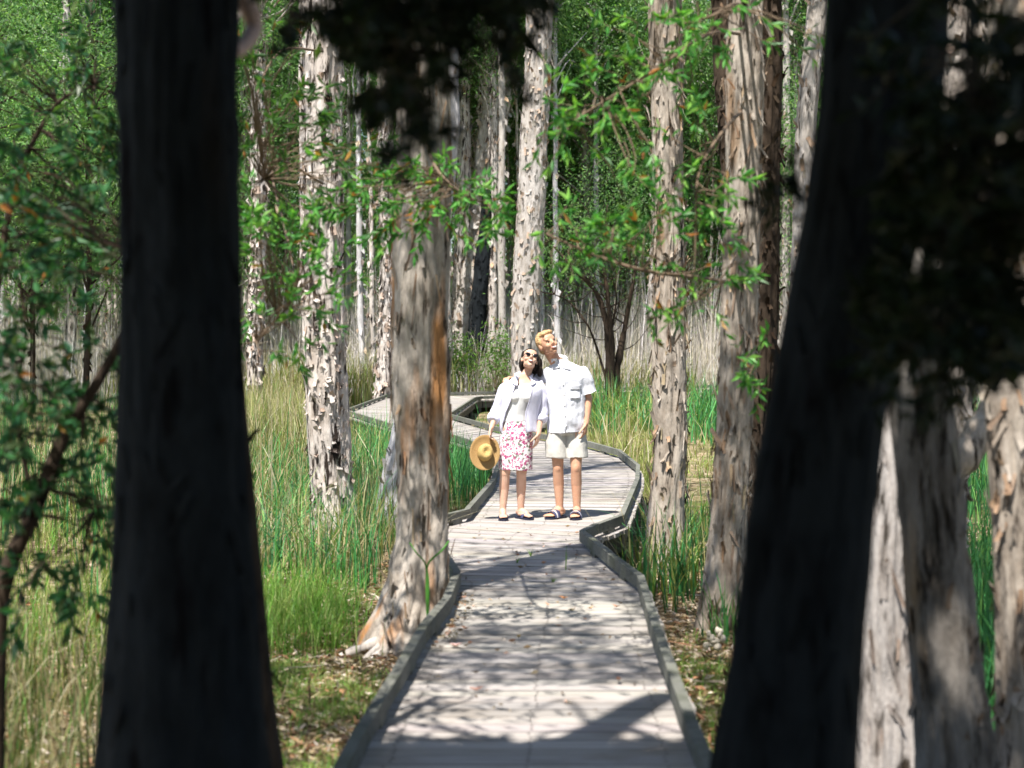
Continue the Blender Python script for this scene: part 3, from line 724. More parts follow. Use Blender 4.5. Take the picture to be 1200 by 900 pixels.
EDGE = np.array([[*p[0]] for p in PAIRS]+[[*p[1]] for p in PAIRS[::-1]])


def on_deck(x, y, pad=.14):
    """inside the walk's outline, or within pad of its edges"""
    r = np.zeros(len(x), bool); n = len(EDGE); j = n-1; dmin = np.full(len(x), 1e9)
    for i in range(n):
        (xi, yi), (xj, yj) = EDGE[i], EDGE[j]
        c = ((yi > y) != (yj > y)) & (x < (xj-xi)*(y-yi)/(yj-yi+1e-12)+xi); r ^= c
        if abs(i-j) == 1:
            dx, dy = xi-xj, yi-yj; t = np.clip(((x-xj)*dx+(y-yj)*dy)/(dx*dx+dy*dy), 0, 1)
            dmin = np.minimum(dmin, np.hypot(x-xj-t*dx, y-yj-t*dy))
        j = i
    return r | (dmin < pad)


# ---------------------------------------------------------------- grasses, sedges, reeds, litter
def scatter(n, x0, x1, y0, y1, dens=None, pad=.2):
    """random feet inside a rectangle of the plan, off the deck"""
    x = rng.uniform(x0, x1, n); y = rng.uniform(y0, y1, n); ok = ~on_deck(x, y, pad)
    if dens is not None: ok &= rng.random(n) < dens(x, y)
    x, y = x[ok], y[ok]
    return np.stack([x, y, ground_z(x, y)-.02], -1)


def px_scatter(n, px0, px1, py0, py1, clump=0, cs=.12, pad=.2):
    """feet spread over a patch of ground given by photo pixels"""
    m = clump or n
    u, v = rng.uniform(px0, px1, m), rng.uniform(py0, py1, m); d = (CAMH-GZ)*FPX/(v-HZ); x = (u-600)*d/FPX
    if clump:
        k = rng.integers(m, size=n); x = x[k]+rng.normal(size=n)*cs; d = d[k]+rng.normal(size=n)*cs*1.5
    ok = ~on_deck(x, d, pad); x, d = x[ok], d[ok]
    return np.stack([x, d, ground_z(x, d)-.02], -1)


def sward(mb, B, h, w, pal, lean=.35, hv=.35):
    n = len(B)
    if not n: return
    H = h*np.exp(rng.normal(size=n)*hv*.6); a = rng.uniform(0, 2*np.pi, n); s = abs(rng.normal(size=n))*lean
    blades(mb, B, H, np.stack([np.cos(a)*s, np.sin(a)*s, 0*a], -1), rng.uniform(.6, 1.3, n)*w, mixc(n, pal, .18))

SEDGE = [(.055, .23, .065), (.04, .18, .055), (.085, .29, .085), (.14, .31, .08), (.03, .11, .04)]
FINE = [(.12, .27, .035), (.09, .23, .03), (.17, .31, .05), (.24, .30, .08)]
DRY = [(.40, .34, .20), (.33, .27, .15), (.28, .27, .12), (.20, .22, .07), (.45, .40, .28)]
YEL = [(.22, .27, .06), (.27, .29, .09), (.16, .24, .05), (.33, .31, .14)]
mb = MB()
sward(mb, px_scatter(1000, 285, 470, 500, 665, 210, .14), .72, .018, SEDGE+YEL, .6)             # tall sedge left, round the white trunk
sward(mb, px_scatter(420, 290, 420, 580, 690, 60, .11), .7, .018, SEDGE, .6)
sward(mb, px_scatter(330, 400, 455, 560, 690, 34, .08), .7, .014, SEDGE, .28)
sward(mb, px_scatter(1500, 420, 590, 512, 600, 180, .14), .75, .018, SEDGE, .4)          # behind the orange trunk
sward(mb, px_scatter(900, 530, 585, 520, 580, 90, .12), .6, .018, SEDGE, .4)
sward(mb, px_scatter(1000, 690, 800, 480, 510, 120, .35), 1.05, .034, SEDGE+YEL, .55)         # big rushes right of the couple
sward(mb, px_scatter(1200, 790, 1000, 470, 520, 130, .4), 1.0, .035, SEDGE, .5)
sward(mb, px_scatter(230, 690, 745, 600, 690, 22, .07), .5, .016, SEDGE, .35)
sward(mb, px_scatter(260, 745, 800, 640, 712, 24, .09), .62, .018, SEDGE+YEL, .42)           # tuft at the slim trunk
sward(mb, px_scatter(240, 795, 850, 620, 715, 26, .10), .55, .017, SEDGE+YEL, .42)
sward(mb, px_scatter(80, 830, 866, 735, 758, 10, .06), .38, .016, SEDGE, .4)
sward(mb, px_scatter(400, 860, 1000, 560, 740, 50, .12), .7, .018, SEDGE, .35)
sward(mb, px_scatter(2600, 1090, 1260, 560, 900, 150, .14), .6, .016, SEDGE, .35)        # shaded sedge at the right edge
sward(mb, px_scatter(2400, 1000, 1260, 480, 600, 190, .2), .9, .022, SEDGE, .35)
sward(mb, px_scatter(260, 120, 300, 600, 760, 24, .12), .9, .018, SEDGE, .3)
tag(mb.build('sedge', M['blade']), 'tall green sedge in tufts along the boardwalk', None, None, 'stuff')
mb = MB()
sward(mb, px_scatter(1700, 285, 400, 690, 762, 40, .12), .36, .0065, FINE, .75)         # bright fine grass left
sward(mb, px_scatter(6500, 285, 430, 775, 940, 30, .13), .10, .006, FINE+FINE+YEL, .8)
sward(mb, px_scatter(9000, 690, 800, 505, 600), .16, .012, YEL, .7)                      # yellow turf by the bend
sward(mb, px_scatter(4800, 785, 900, 740, 940, 60, .11), .085, .006, FINE+YEL, .8)
sward(mb, px_scatter(2500, 520, 590, 560, 612), .14, .009, YEL+DRY, .7)
sward(mb, px_scatter(3000, 640, 1000, 500, 560), .2, .02, YEL, .7)
sward(mb, px_scatter(3000, -120, 300, 560, 800, 200, .15), .4, .010, FINE+YEL, .5)
tag(mb.build('grass', M['blade']), 'short bright grass on the ground beside the boardwalk', None, None, 'stuff')
mb = MB()
sward(mb, px_scatter(1500, -260, 160, 800, 1040, 130, .08), .62, .011, [(.24, .20, .10), (.33, .29, .16), (.14, .18, .05), (.10, .22, .04), (.08, .19, .04), (.18, .13, .07), (.40, .36, .24)], .45)   # near dry tussocks, left corner
sward(mb, px_scatter(3600, 270, 385, 478, 560, 420, .25), .95, .020, DRY+DRY+YEL, .35)
sward(mb, px_scatter(700, 385, 460, 510, 560, 90, .2), .45, .014, DRY+YEL, .4)
sward(mb, px_scatter(2000, 290, 450, 550, 680, 160, .15), .55, .010, DRY, .6)
sward(mb, px_scatter(300, 680, 850, 480, 560, 40, .2), .9, .02, DRY, .7)
sward(mb, px_scatter(420, 285, 465, 500, 690), .95, .010, DRY, 1.0)
sward(mb, px_scatter(160, 690, 850, 560, 700), .6, .009, DRY, 1.0)
sward(mb, px_scatter(5000, -150, 330, 470, 640, 500, .3), .9, .02, DRY+SEDGE, .4)
sward(mb, scatter(9000, -13, 11, 52, 60, lambda x, y: (fbm(np.stack([x*.6, y*.6, 0*x], -1), 2) > .4)), 1.5, .05, DRY+YEL, .3)
tag(mb.build('dry_grass', M['reed']), 'dry straw coloured grass in tussocks at the edges of the swamp', None, None, 'stuff')

REED = [(.66, .61, .66), (.58, .53, .57), (.74, .70, .73), (.60, .53, .46), (.46, .42, .44), (.68, .61, .54)]
mb = MB(); n = 44000
B = scatter(n, -26, 22, 53.5, 74); n = len(B)
sc = 1.3+3.0*np.clip((B[:, 1]-53.5)/9, 0, 1)*(.55+.9*fbm(np.stack([B[:, 0]*.45, B[:, 1]*.3, B[:, 0]*0], -1), 2)); H = sc*np.where(rng.random(n) < .06, rng.uniform(1.2, 2.0, n), rng.uniform(.5, 1.2, n)); a = rng.uniform(0, 6.28, n); s = abs(rng.normal(size=n))*np.where(rng.random(n) < .25, .5, .17)
blades(mb, B, H, np.stack([np.cos(a)*s, np.sin(a)*s, 0*a], -1), rng.uniform(.014, .034, n), mixc(n, REED, .22)*np.where(H > 2.2, 1, .9)[:, None])
k = 9000; ii = rng.integers(n, size=k); P = B[ii]+np.array([0, 0, 1.])*(H[ii]*rng.uniform(.3, .8, k))[:, None]
a = rng.uniform(0, 6.28, k); blades(mb, P, rng.uniform(.5, 1.3, k), np.stack([np.cos(a)*.8, np.sin(a)*.8, 0*a], -1), .02, mixc(k, REED))
tag(mb.build('reeds', M['reed']), 'tall dry grey lavender reeds filling the swamp behind the far boardwalk', None, None, 'stuff')

# leaf litter
LIT = [(.24, .16, .08), (.36, .26, .16), (.46, .38, .29), (.18, .11, .06), (.56, .47, .40), (.32, .16, .09), (.10, .065, .04), (.40, .32, .20)]
mb = MB()
B = np.concatenate([px_scatter(9000, 285, 520, 640, 980, pad=.1), px_scatter(9000, 690, 900, 600, 980, pad=.1), px_scatter(3000, 500, 600, 540, 640, pad=.1), px_scatter(3500, 900, 1250, 620, 1000, pad=.1), px_scatter(2500, -200, 285, 700, 1000, pad=.1)])
B[:, 2] += .03+rng.random(len(B))*.015; n = len(B); D = rdir(n); D[:, 2] *= .25; L = rng.uniform(.035, .085, n)
leaves(mb, B, D, L, L*.38, mixc(n, LIT, .2))
k = 700; Bk = B[rng.integers(n, size=k)]+rng.normal(size=(k, 3))*[.2, .2, 0]; ok = ~on_deck(Bk[:, 0], Bk[:, 1], .2); Bk = Bk[ok]; k = len(Bk)
D = rdir(k); D[:, 2] *= .1; L = rng.uniform(.12, .35, k); leaves(mb, Bk, D, L, .012, mixc(k, LIT, .2))
tag(mb.build('leaf_litter', M['litter']), 'brown and tan leaf litter and bark scraps on the ground', None, None, 'stuff')
mb = MB()
u = np.concatenate([rng.normal(size=90)*.05-.30+0, rng.uniform(-.5, .75, 130)]); v = np.concatenate([rng.uniform(9.2, 11.2, 90), rng.uniform(7.4, 15.5, 130)])
u[:90] += np.interp(v[:90], [9.2, 10.2, 11.4], [-.12, -.03, 0]); ok = on_deck(u, v, -1) ; u, v = u[ok], v[ok]; n = len(u)
D = rdir(n); D[:, 2] *= .15; L = rng.uniform(.025, .055, n); leaves(mb, np.stack([u, v, np.full(n, .012)], -1), D, L, L*.4, mixc(n, LIT+[(.5, .25, .15), (.55, .36, .28)], .2))
tag(mb.build('deck_litter', M['litter']), 'scattered small dead leaves and bark crumbs on the deck boards', None, None, 'stuff')
# bigger fallen leaves one can count
for (x, y, lab) in [(516, 722, 'pink dead leaf lying flat on the middle of the near deck boards'), (467, 619, None)][:1]:
    pass
def deck_point(x, y):
    d = CAMH*FPX/(y-HZ); return np.array([(x-600)*d/FPX, d, .010])
FL = [(558, 812, 'pink curled dead leaf alone on the near deck boards', (.60, .27, .20)), (534, 760, 'pale pink dead leaf beside the left kerb rail', (.66, .42, .40)), (660, 704, 'orange dead leaf in the middle of the deck ahead', (.52, .24, .11)),
      (692, 716, 'tan dead leaf towards the right side of the deck', (.45, .27, .15)), (722, 714, 'brown dead leaf nearest the right kerb rail', (.36, .17, .10)), (608, 750, 'small yellow brown dead leaf on the shadow streak', (.50, .33, .15)), (725, 801, 'dark brown dead leaf on the sunny boards at the right', (.12, .06, .04)), (545, 740, 'brown curled leaf among the crumbs by the left kerb', (.30, .14, .07))]
for x, y, lab, col in FL:
    c = deck_point(x, y); mb = MB(); n = 7; t = np.linspace(0, 1, n); an = rng.uniform(0, 3.1); L, W = rng.uniform(.06, .085), rng.uniform(.022, .03)
    ax, sd = np.array([np.cos(an), np.sin(an), 0]), np.array([-np.sin(an), np.cos(an), 0]); rows = []
    for q in t:
        w = W*np.sin(np.pi*min(1, q*.92+.06))**.8; zz = .004+.016*abs(q-.5)**1.2*2
        for e in (-1, 0, 1): rows.append(c+ax*(q-.5)*L+sd*e*w*.5+np.array([0, 0, zz+abs(e)*w*.35]))
    Q = [[r*3+e, r*3+e+1, r*3+e+4, r*3+e+3] for r in range(n-1) for e in (0, 1)]
    mb.add(rows, Q, None, np.array(col)); tag(mb.build('fallen_leaf', M['litter'], None, True), lab, 'leaf')
# blades that push up between the boards
for k, (x, y, h, lab) in enumerate([(663, 668, .24, 'tallest green grass blade growing up through the deck boards'), (622, 652, .10, 'short grass sprig between the boards at the centre of the deck'), (606, 660, .09, 'small yellowish grass sprig between the deck boards'), (648, 682, .07, 'tiny grass sprig between the boards nearest the camera')]):
    c = deck_point(x, y); c[2] = -.02; mb = MB(); n = 2 if k == 0 else 6
    a = rng.uniform(0, 6.28, n); s = .12 if k == 0 else .6
    blades(mb, np.tile(c, (n, 1)), h*rng.uniform(.7, 1.1, n), np.stack([np.cos(a)*s, np.sin(a)*s, 0*a], -1), .010, mixc(n, FINE)); tag(mb.build('grass_sprig', M['blade']), lab, 'grass sprig')
# long bent blades in front of the orange trunk
mb = MB(); c = PX(500, 730, 10.6); c[2] = GZ
P = sweep([c, PX(502, 690, 10.6), PX(501, 662, 10.6), PX(518, 645, 10.5), PX(526, 634, 10.5)], 14); tube(mb, P, np.linspace(.008, .006, 14), 4, (.10, .30, .05)); P = sweep([c+[.01, 0, 0], PX(500, 690, 10.6), PX(499, 662, 10.6), PX(488, 648, 10.5), PX(480, 636, 10.5)], 14); tube(mb, P, np.linspace(.008, .004, 14), 4, (.10, .30, .05))
tag(mb.build('grass_sprig', M['blade']), 'forked bright green blade in front of the orange streaked trunk', 'grass sprig')
# ---------------------------------------------------------------- the forest beyond the reeds
FARPAL = [(.14, .30, .09), (.105, .235, .08), (.19, .37, .12), (.07, .15, .06), (.28, .42, .18), (.20, .29, .16)]


def far_proto(name, label, cat, group, h, r, cb, cr, n, bark, lean, seed, nclump=40, sig=.8, ll=(.13, .24), pal=FARPAL):
    """a whole tree about the origin: trunk to height h, crown from cb up"""
    root = thing(name, (0, 0, 0), label, cat, group)
    z = np.arange(-.2, h, .3); mb = MB()
    w = np.stack([lean*z+.25*(fbm(np.stack([z*.3, z*0+seed, z*0], -1), 2)-.5), .2*(fbm(np.stack([z*.3, z*0+seed+5, z*0], -1), 2)-.5), z], -1)
    rr = r*np.clip(1-.6*np.maximum(z, 0)/h, .2, 1)*(1+.35*(fbm(np.stack([z*1.9, z*0+seed, z*0], -1), 2)-.5))
    tube(mb, w, rr, 10)
    m = int(60+r*500); i = rng.integers(2, len(z)-2, size=m); a = rng.uniform(0, 6.28, m); N = np.stack([np.cos(a), np.sin(a), 0*a], -1)
    P = w[i]+N*rr[i][:, None]*.98+np.array([0, 0, 1.])*rng.uniform(-.15, .15, m)[:, None]; L = rng.uniform(.1, .3, m)
    leaves(mb, P, N*.25-np.array([0, 0, 1.])+rdir(m)*.3, L, L*.6, mixc(m, [(1.3, 1.25, 1.2), (.6, .5, .45), (1, 1, 1), (.9, .7, .5)]))
    lb, bb = MB(), mb                                                  # limbs grow out of the trunk's own mesh
    K = rdir(nclump)*(rng.random((nclump, 1))**.4)*[cr, cr, .5*(h+1.5-cb)]+[lean*.5*(h+cb), 0, .5*(h+1.5+cb)]
    for q in K:
        zz = np.clip(q[2]-abs(rng.normal())-.5, cb*.7, h-.4); a0 = np.array([np.interp(zz, z, w[:, 0]), np.interp(zz, z, w[:, 1]), zz])
        tube(bb, sweep([a0, .5*(a0+q)+rng.normal(size=3)*.2, q], 6), np.linspace(.03+r*.12, .01, 6), 5, None, False)
    ci = rng.integers(nclump, size=n); D = rng.normal(size=(n, 3))*[1, 1, .75]; cs = rng.uniform(.6, 1.3, nclump)*sig
    tone = np.exp(rng.normal(size=nclump)*.15)
    P = K[ci]+D*cs[ci][:, None]; L = rng.uniform(*ll, n)
    leaves(lb, P, unit(unit(D)*.7+rdir(n)-[0, 0, .3]), L, L*.32, mixc(n, pal, .2)*tone[ci][:, None])
    mb.build('trunk', M[bark], root, True); lb.build('crown', M['leaf_far'], root)
    return root


def plant(protos, spots, first):
    for k, (x, y, s, rot, pi) in enumerate(spots):
        p = protos[pi]
        if first[pi]: o = p; first[pi] = False
        else: o = copy_tree(p)
        o.location = (x, y, GZ-.05); o.rotation_euler = (0, 0, rot); o.scale = (s, s, s)


GS, GD, GB = 'slender pale trunks behind the reeds', 'dense leafy trees of the forest wall', 'bushy trees at the edge of the reeds'
slim = [far_proto('slender_paperbark', 'slender pale paperbark trunk among others behind the reeds', 'tree', GS, h, r, cb, cr, n, bk, ln, sd, 26, .7)
        for h, r, cb, cr, n, bk, ln, sd in ((17, .115, 11.5, 1.6, 4200, 'bark_pale', .012, 1), (19, .15, 12, 2.2, 5200, 'bark_grey', -.02, 2), (15, .085, 11, 1.4, 3200, 'bark_white', .03, 3), (18, .16, 12, 2.2, 5000, 'bark_white', -.01, 4))]
dense = [far_proto('leafy_paperbark', 'dense leafy tree in the green forest wall behind the reeds', 'tree', GD, h, r, cb, cr, n, bk, ln, sd, 60, 1.0, (.16, .28))
         for h, r, cb, cr, n, bk, ln, sd in ((18, .22, 3.6, 3.0, 15000, 'bark_grey', .01, 11), (16, .18, 2.6, 2.7, 13000, 'bark_pale', -.02, 12), (20, .25, 5, 3.2, 16000, 'bark_white', 0, 13))]
bushy = [far_proto('bushy_tree', 'fine leaved bushy green tree at the edge of the reeds', 'tree', GB, h, r, cb, cr, n, bk, ln, sd, 46, .7, (.10, .19))
         for h, r, cb, cr, n, bk, ln, sd in ((12, .10, 3.0, 2.0, 12000, 'bark_dark', .02, 21), (14, .12, 3.6, 2.3, 14000, 'bark_grey', -.02, 22))]
sp = []
for k in range(120):                                                  # columns of slim trunks, thickest between the two pale trunks
    px = rng.uniform(470, 640) if k < 48 else rng.uniform(-80, 480) if k < 86 else rng.uniform(640, 1280)
    d = rng.uniform(61, 84); sp.append(((px-600)*d/FPX, d, rng.uniform(.85, 1.2), rng.uniform(0, 6.28), int(rng.integers(4))))
for px in (506, 514, 527, 534, 541, 549, 553, 562, 569, 577, 590, 655, 470, 462, 440, 424, 330, 318, 288, 128, 118, 132, 104, 84, 58, 918, 930, 906):
    d = rng.uniform(55.5, 63); sp.append(((px-600)*d/FPX, d, rng.uniform(.95, 1.25), rng.uniform(0, 6.28), int(rng.integers(4))))
plant(slim, sp, [True]*4)
sp = []
for px, d in [(690, 66), (730, 70), (660, 74), (770, 67), (640, 80), (820, 66), (865, 70), (915, 66), (960, 72), (1010, 64), (1060, 70), (1120, 66), (1180, 70), (1250, 64), (300, 70), (250, 64), (190, 68), (130, 62), (70, 68), (10, 62), (-60, 68), (340, 78), (410, 84), (280, 84), (450, 92), (520, 96), (580, 98), (700, 86), (760, 82), (840, 84), (940, 84), (160, 80), (60, 82), (1080, 84), (-140, 66), (1330, 68), (1400, 72), (-220, 72)]:
    sp.append(((px-600)*d/FPX+rng.normal()*.4, d, rng.uniform(.85, 1.1), rng.uniform(0, 6.28), int(rng.integers(3))))
plant(dense, sp, [True]*3)
sp = []
for px, d in [(660, 71), (735, 73), (835, 66), (915, 62), (300, 60), (265, 57), (100, 50), (40, 54), (160, 58), (-20, 46), (980, 56), (1150, 46), (1215, 40), (1100, 52), (700, 76), (-110, 50)]:
    sp.append(((px-600)*d/FPX, d, rng.uniform(.85, 1.1), rng.uniform(0, 6.28), int(rng.integers(2))))
plant(bushy, sp, [True]*2)

# the dark leaning trunk and the pale one in the middle distance
TK = Trunk([(586, -20, 30), (582, 100, 32), (576, 170, 32), (570, 250, 34), (560, 310, 36), (552, 370, 38)], 58, 20, .12, .04, .3, seed=31, nth=48, dz=.08)
tk = tree('paperbark_tree', TK, 'bark_grey', 'grey forked looking trunk leaning in the forest, left of the tall pale flaky trunk', fl=[dict(n=900, w=(.08, .25), h=(.1, .4), curl=(.02, .1), pal=GY)])
crown(tk, TK, 14, 21, 3.5, 30, 6000, (.15, .25), .3, FARPAL, matl='leaf_far')
TL = Trunk([(571, 225, 10), (570, 260, 14), (567, 300, 18), (561, 360, 20)], 57, 7, .12, .03, .3, seed=32, nth=32, dz=.08)
tl = tree('dead_tree', TL, 'bark_shade_char', 'black burnt trunk in front of the leaning grey trunk', fl=[dict(n=160, w=(.06, .2), h=(.1, .3), pal=[(1, 1, 1), (6, 5, 5)])])
TM = Trunk([(303, 180, 18), (303, 250, 20), (302, 320, 18), (300, 380, 18)], 48, 14, .12, .03, .3, seed=33, nth=40, dz=.08)
tm = tree('paperbark_tree', TM, 'bark_white', 'pale trunk in the middle distance between the left black trunk and the flaky white trunk', fl=[dict(n=500, w=(.06, .2), h=(.1, .3), curl=(.02, .08), pal=WH)])
crown(tm, TM, 9.5, 14, 2.4, 24, 4000, (.12, .2), .3, FARPAL, matl='leaf_far')
TN = Trunk([(452, 230, 16), (455, 300, 17), (452, 360, 16), (450, 430, 18)], 50, 13, .12, .03, .3, seed=34, nth=40, dz=.08)
tn = tree('paperbark_tree', TN, 'bark_white', 'thin flaky trunk in the reeds just left of the orange streaked trunk', fl=[dict(n=400, w=(.05, .16), h=(.1, .3), curl=(.02, .08), pal=WH)])
crown(tn, TN, 9.5, 13.5, 2.0, 18, 3000, (.12, .2), .3, FARPAL, matl='leaf_far')

# the dark many-stemmed tree beside the far rail
root = thing('multistem_tree', (3.0, 50, GZ), 'small dark tree of several bare crooked stems before the far rail', 'tree')
for path, r in (([(716, 490), (714, 440), (712, 390), (700, 345), (676, 318), (650, 290)], (.15, .03)), ([(720, 490), (724, 430), (732, 385), (742, 330), (752, 270)], (.14, .03)), ([(716, 470), (717, 400), (711, 340), (706, 290), (712, 240)], (.11, .02)), ([(712, 450), (700, 410), (688, 380), (668, 355), (650, 345)], (.05, .015)), ([(722, 440), (716, 400), (722, 350), (716, 320)], (.05, .015))):
    mb = MB(); tube(mb, sweep([PX(x, y, 50+rng.normal()*.3) for x, y in path], 24), np.linspace(r[0], r[1], 24)*(1+.10*rng.normal(size=24)), 8)
    P = sweep([PX(x, y, 50) for x, y in path], 24)
    for _ in range(9):
        k = rng.integers(8, 24); u = unit(rng.normal(size=3)*[1, .5, .4]+[0, 0, .6]); tube(mb, sweep([P[k], P[k]+u*.5, P[k]+u*rng.uniform(.8, 1.6)+[0, 0, .3]], 7), np.linspace(.02, .008, 7), 5, None, False)
    mb.build('stem', M['bark_dark'], root, True)
lb = MB(); n = 5000; ce = np.array([PX(x, y, 50+rng.normal()*.6) for x, y in ((690, 250), (740, 240), (715, 200), (660, 275), (755, 280), (700, 300), (650, 310))])
P = ce[rng.integers(len(ce), size=n)]+rng.normal(size=(n, 3))*[.7, .7, .6]; L = rng.uniform(.08, .15, n); leaves(lb, P, rdir(n)-[0, 0, .3], L, L*.3, mixc(n, FARPAL, .2)); lb.build('crown', M['leaf_far'], root)

# low green shrubs in the reeds
for k, (x, y, d, s, lab) in enumerate([(497, 405, 53.5, .6, 'light green shrub among the reeds right of the orange streaked trunk'), (585, 415, 53, .5, 'low green shrub among the reeds left of the couple'), (540, 420, 54, .4, 'smallest green shrub among the reeds behind the far rail')]):
    root = thing('shrub', PX(x, y, d)*[1, 1, 0]+[0, 0, GZ], lab, 'shrub'); c = PX(x, y, d); mb = MB(); st = MB()
    n = 900; P = c+rng.normal(size=(n, 3))*[s*.7, s*.6, s]; L = rng.uniform(.09, .17, n); leaves(mb, P, rdir(n)-[0, 0, .2], L, L*.35, mixc(n, [(.12, .24, .05), (.16, .30, .07), (.09, .17, .04)], .2))
    for _ in range(7): tube(st, sweep([[c[0], d, GZ], c+rng.normal(size=3)*.2-[0, 0, .4], c+rng.normal(size=3)*[s, s*.6, s]], 8), np.linspace(.02, .006, 8), 5, None, False)
    st.build('stem', M['twig'], root, True); mb.build('foliage', M['leaf_far'], root)

# the far wood that reads as one mass
mb = MB(); n = 90000; m = 700
K = np.stack([rng.uniform(-62, 62, m), rng.uniform(100, 122, m), rng.uniform(2, 29, m)], -1)
i = rng.integers(m, size=n); P = K[i]+rng.normal(size=(n, 3))*[1.5, 1.2, 1.3]; L = rng.uniform(.35, .7, n)
leaves(mb, P, rdir(n)-[0, 0, .3], L, L*.45, mixc(n, FARPAL, .2)*np.exp(rng.normal(size=m)*.25)[i][:, None])
for _ in range(150):
    x, y = rng.uniform(-62, 62), rng.uniform(98, 122); tube(mb, [[x, y, GZ-.2], [x+rng.normal()*.5, y, 12], [x+rng.normal(), y, 26]], [.3, .24, .08], 7, (.30, .27, .24))
tag(mb.build('far_woods', M['leaf_far']), 'distant green wood closing the view behind the swamp', None, None, 'stuff')
# ---------------------------------------------------------------- people
from mathutils.bvhtree import BVHTree


def kid(mb, name, material, parent, smooth=True):
    """a part modelled in its owner's own metres"""
    o = link(name, mb.mesh(name, material, smooth)); o.parent = parent
    return o


def drape(name, quad, material, parent, t=.006, n=8, lift=.002, body=None):
    """a piece of cloth laid on the front of a garment: quad = four (x, z) corners"""
    body = body or parent
    tr = BVHTree.FromPolygons([v.co[:] for v in body.data.vertices], [p.vertices[:] for p in body.data.polygons])
    q = np.array(quad, float); V, N = [], []
    last = -.1
    for v in np.linspace(0, 1, n):
        for u in np.linspace(0, 1, n):
            x, z = (q[0]*(1-u)+q[1]*u)*(1-v)+(q[3]*(1-u)+q[2]*u)*v
            h = tr.ray_cast(Vector((x, -1, z)), Vector((0, 1, 0)))
            y = h[0].y if h[0] is not None and h[0].y < .03 else last
            last = y; V.append([x, y-lift, z])
    V = np.array(V); g = V[:, 1].reshape(n, n)
    for _ in range(2): g[1:-1, 1:-1] = (g[1:-1, 1:-1]+g[:-2, 1:-1]+g[2:, 1:-1]+g[1:-1, :-2]+g[1:-1, 2:])/5
    V[:, 1] = g.ravel()-.002; W = V+[0, -t, 0]
    k = [i*n+j for i in range(n-1) for j in range(n-1)]; k = np.array(k); m = n*n
    Q = [np.stack([m+k, m+k+1, m+k+n+1, m+k+n], -1), np.stack([k+n, k+n+1, k+1, k], -1)]
    e = [*range(n), *[i*n+n-1 for i in range(1, n)], *[(n-1)*n+j for j in range(n-2, -1, -1)], *[i*n for i in range(n-2, 0, -1)]]
    e = np.array(e); f = np.roll(e, -1); Q.append(np.stack([e, f, m+f, m+e], -1))
    mb = MB(); mb.add(np.concatenate([V, W]), np.concatenate(Q)); return kid(mb, name, material, parent)
def capsule(mb, p0, p1, r0, r1, seg=14):
    p0, p1 = np.array(p0, float), np.array(p1, float); u = p1-p0; l = np.linalg.norm(u); u = u/max(l, 1e-6)
    t = np.linspace(0, np.pi/2, 5)
    P = [p0-u*r0*np.cos(q) for q in t]+[p0+u*l*k for k in (.25, .5, .75)]+[p1+u*r1*np.sin(q) for q in t]
    R = [r0*max(.03, np.sin(q)) for q in t]+[r0+(r1-r0)*k for k in (.25, .5, .75)]+[r1*max(.03, np.cos(q)) for q in t]
    tube(mb, np.array(P), np.array(R), seg)


def loft(mb, rings, seg=28):
    """rings of (centre, rx, ry, squareness) stacked upwards; closed"""
    a = np.linspace(0, 2*np.pi, seg, endpoint=False); V = []
    for c, rx, ry in rings:
        V.append(np.stack([c[0]+rx*np.sign(np.cos(a))*abs(np.cos(a)), c[1]+ry*np.sign(np.sin(a))*abs(np.sin(a)), np.full(seg, c[2])], -1))
    n = len(rings); V = np.concatenate(V+[np.array([rings[0][0], rings[-1][0]], float)])
    i = np.arange(n-1)[:, None]*seg; j = np.arange(seg)[None]; k = (j+1) % seg
    Q = np.stack([i+j, i+k, i+seg+k, i+seg+j], -1).reshape(-1, 4); j = np.arange(seg); k = (j+1) % seg
    mb.add(V, Q, np.concatenate([np.stack([k, j, np.full(seg, n*seg)], -1), np.stack([j+(n-1)*seg, k+(n-1)*seg, np.full(seg, n*seg+1)], -1)]))


def fuse(mb, name, material, parent, vox, sm=4, wr=0, wscale=(14, 14, 6), org=(0, 0, 0)):
    """melt the shapes into one continuous skin"""
    me = mb.mesh(name+'_raw'); o = bpy.data.objects.new(name+'_raw', me); COL.objects.link(o)
    r = o.modifiers.new('r', 'REMESH'); r.mode = 'VOXEL'; r.voxel_size = vox; r.use_smooth_shade = True
    if sm: s = o.modifiers.new('s', 'SMOOTH'); s.factor = .5; s.iterations = sm
    dg = bpy.context.evaluated_depsgraph_get(); dg.update()
    m2 = bpy.data.meshes.new_from_object(o.evaluated_get(dg)); m2.name = name
    bpy.data.objects.remove(o); bpy.data.meshes.remove(me)
    if wr:
        n = len(m2.vertices); co = np.zeros(n*3, np.float32); no = np.zeros(n*3, np.float32)
        m2.vertices.foreach_get('co', co); m2.vertex_normals.foreach_get('vector', no)
        co = co.reshape(-1, 3); no = no.reshape(-1, 3)
        f = fbm(co*np.array(wscale)+3.3, 3)-.5; rdg = .5-abs(fbm(co*np.array(wscale)*.8+[9, 4, co[:, :1].mean()*0], 2)-.5)*2
        co = co+no*(f*wr+rdg*wr*.5-wr*.3)[:, None]; m2.vertices.foreach_set('co', co.astype(np.float32).ravel()); m2.update()
    m2.materials.clear(); m2.materials.append(material)
    m2.polygons.foreach_set('use_smooth', np.ones(len(m2.polygons), bool))
    p = bpy.data.objects.new(name, m2); COL.objects.link(p)
    if parent is not None: p.parent = parent
    return p


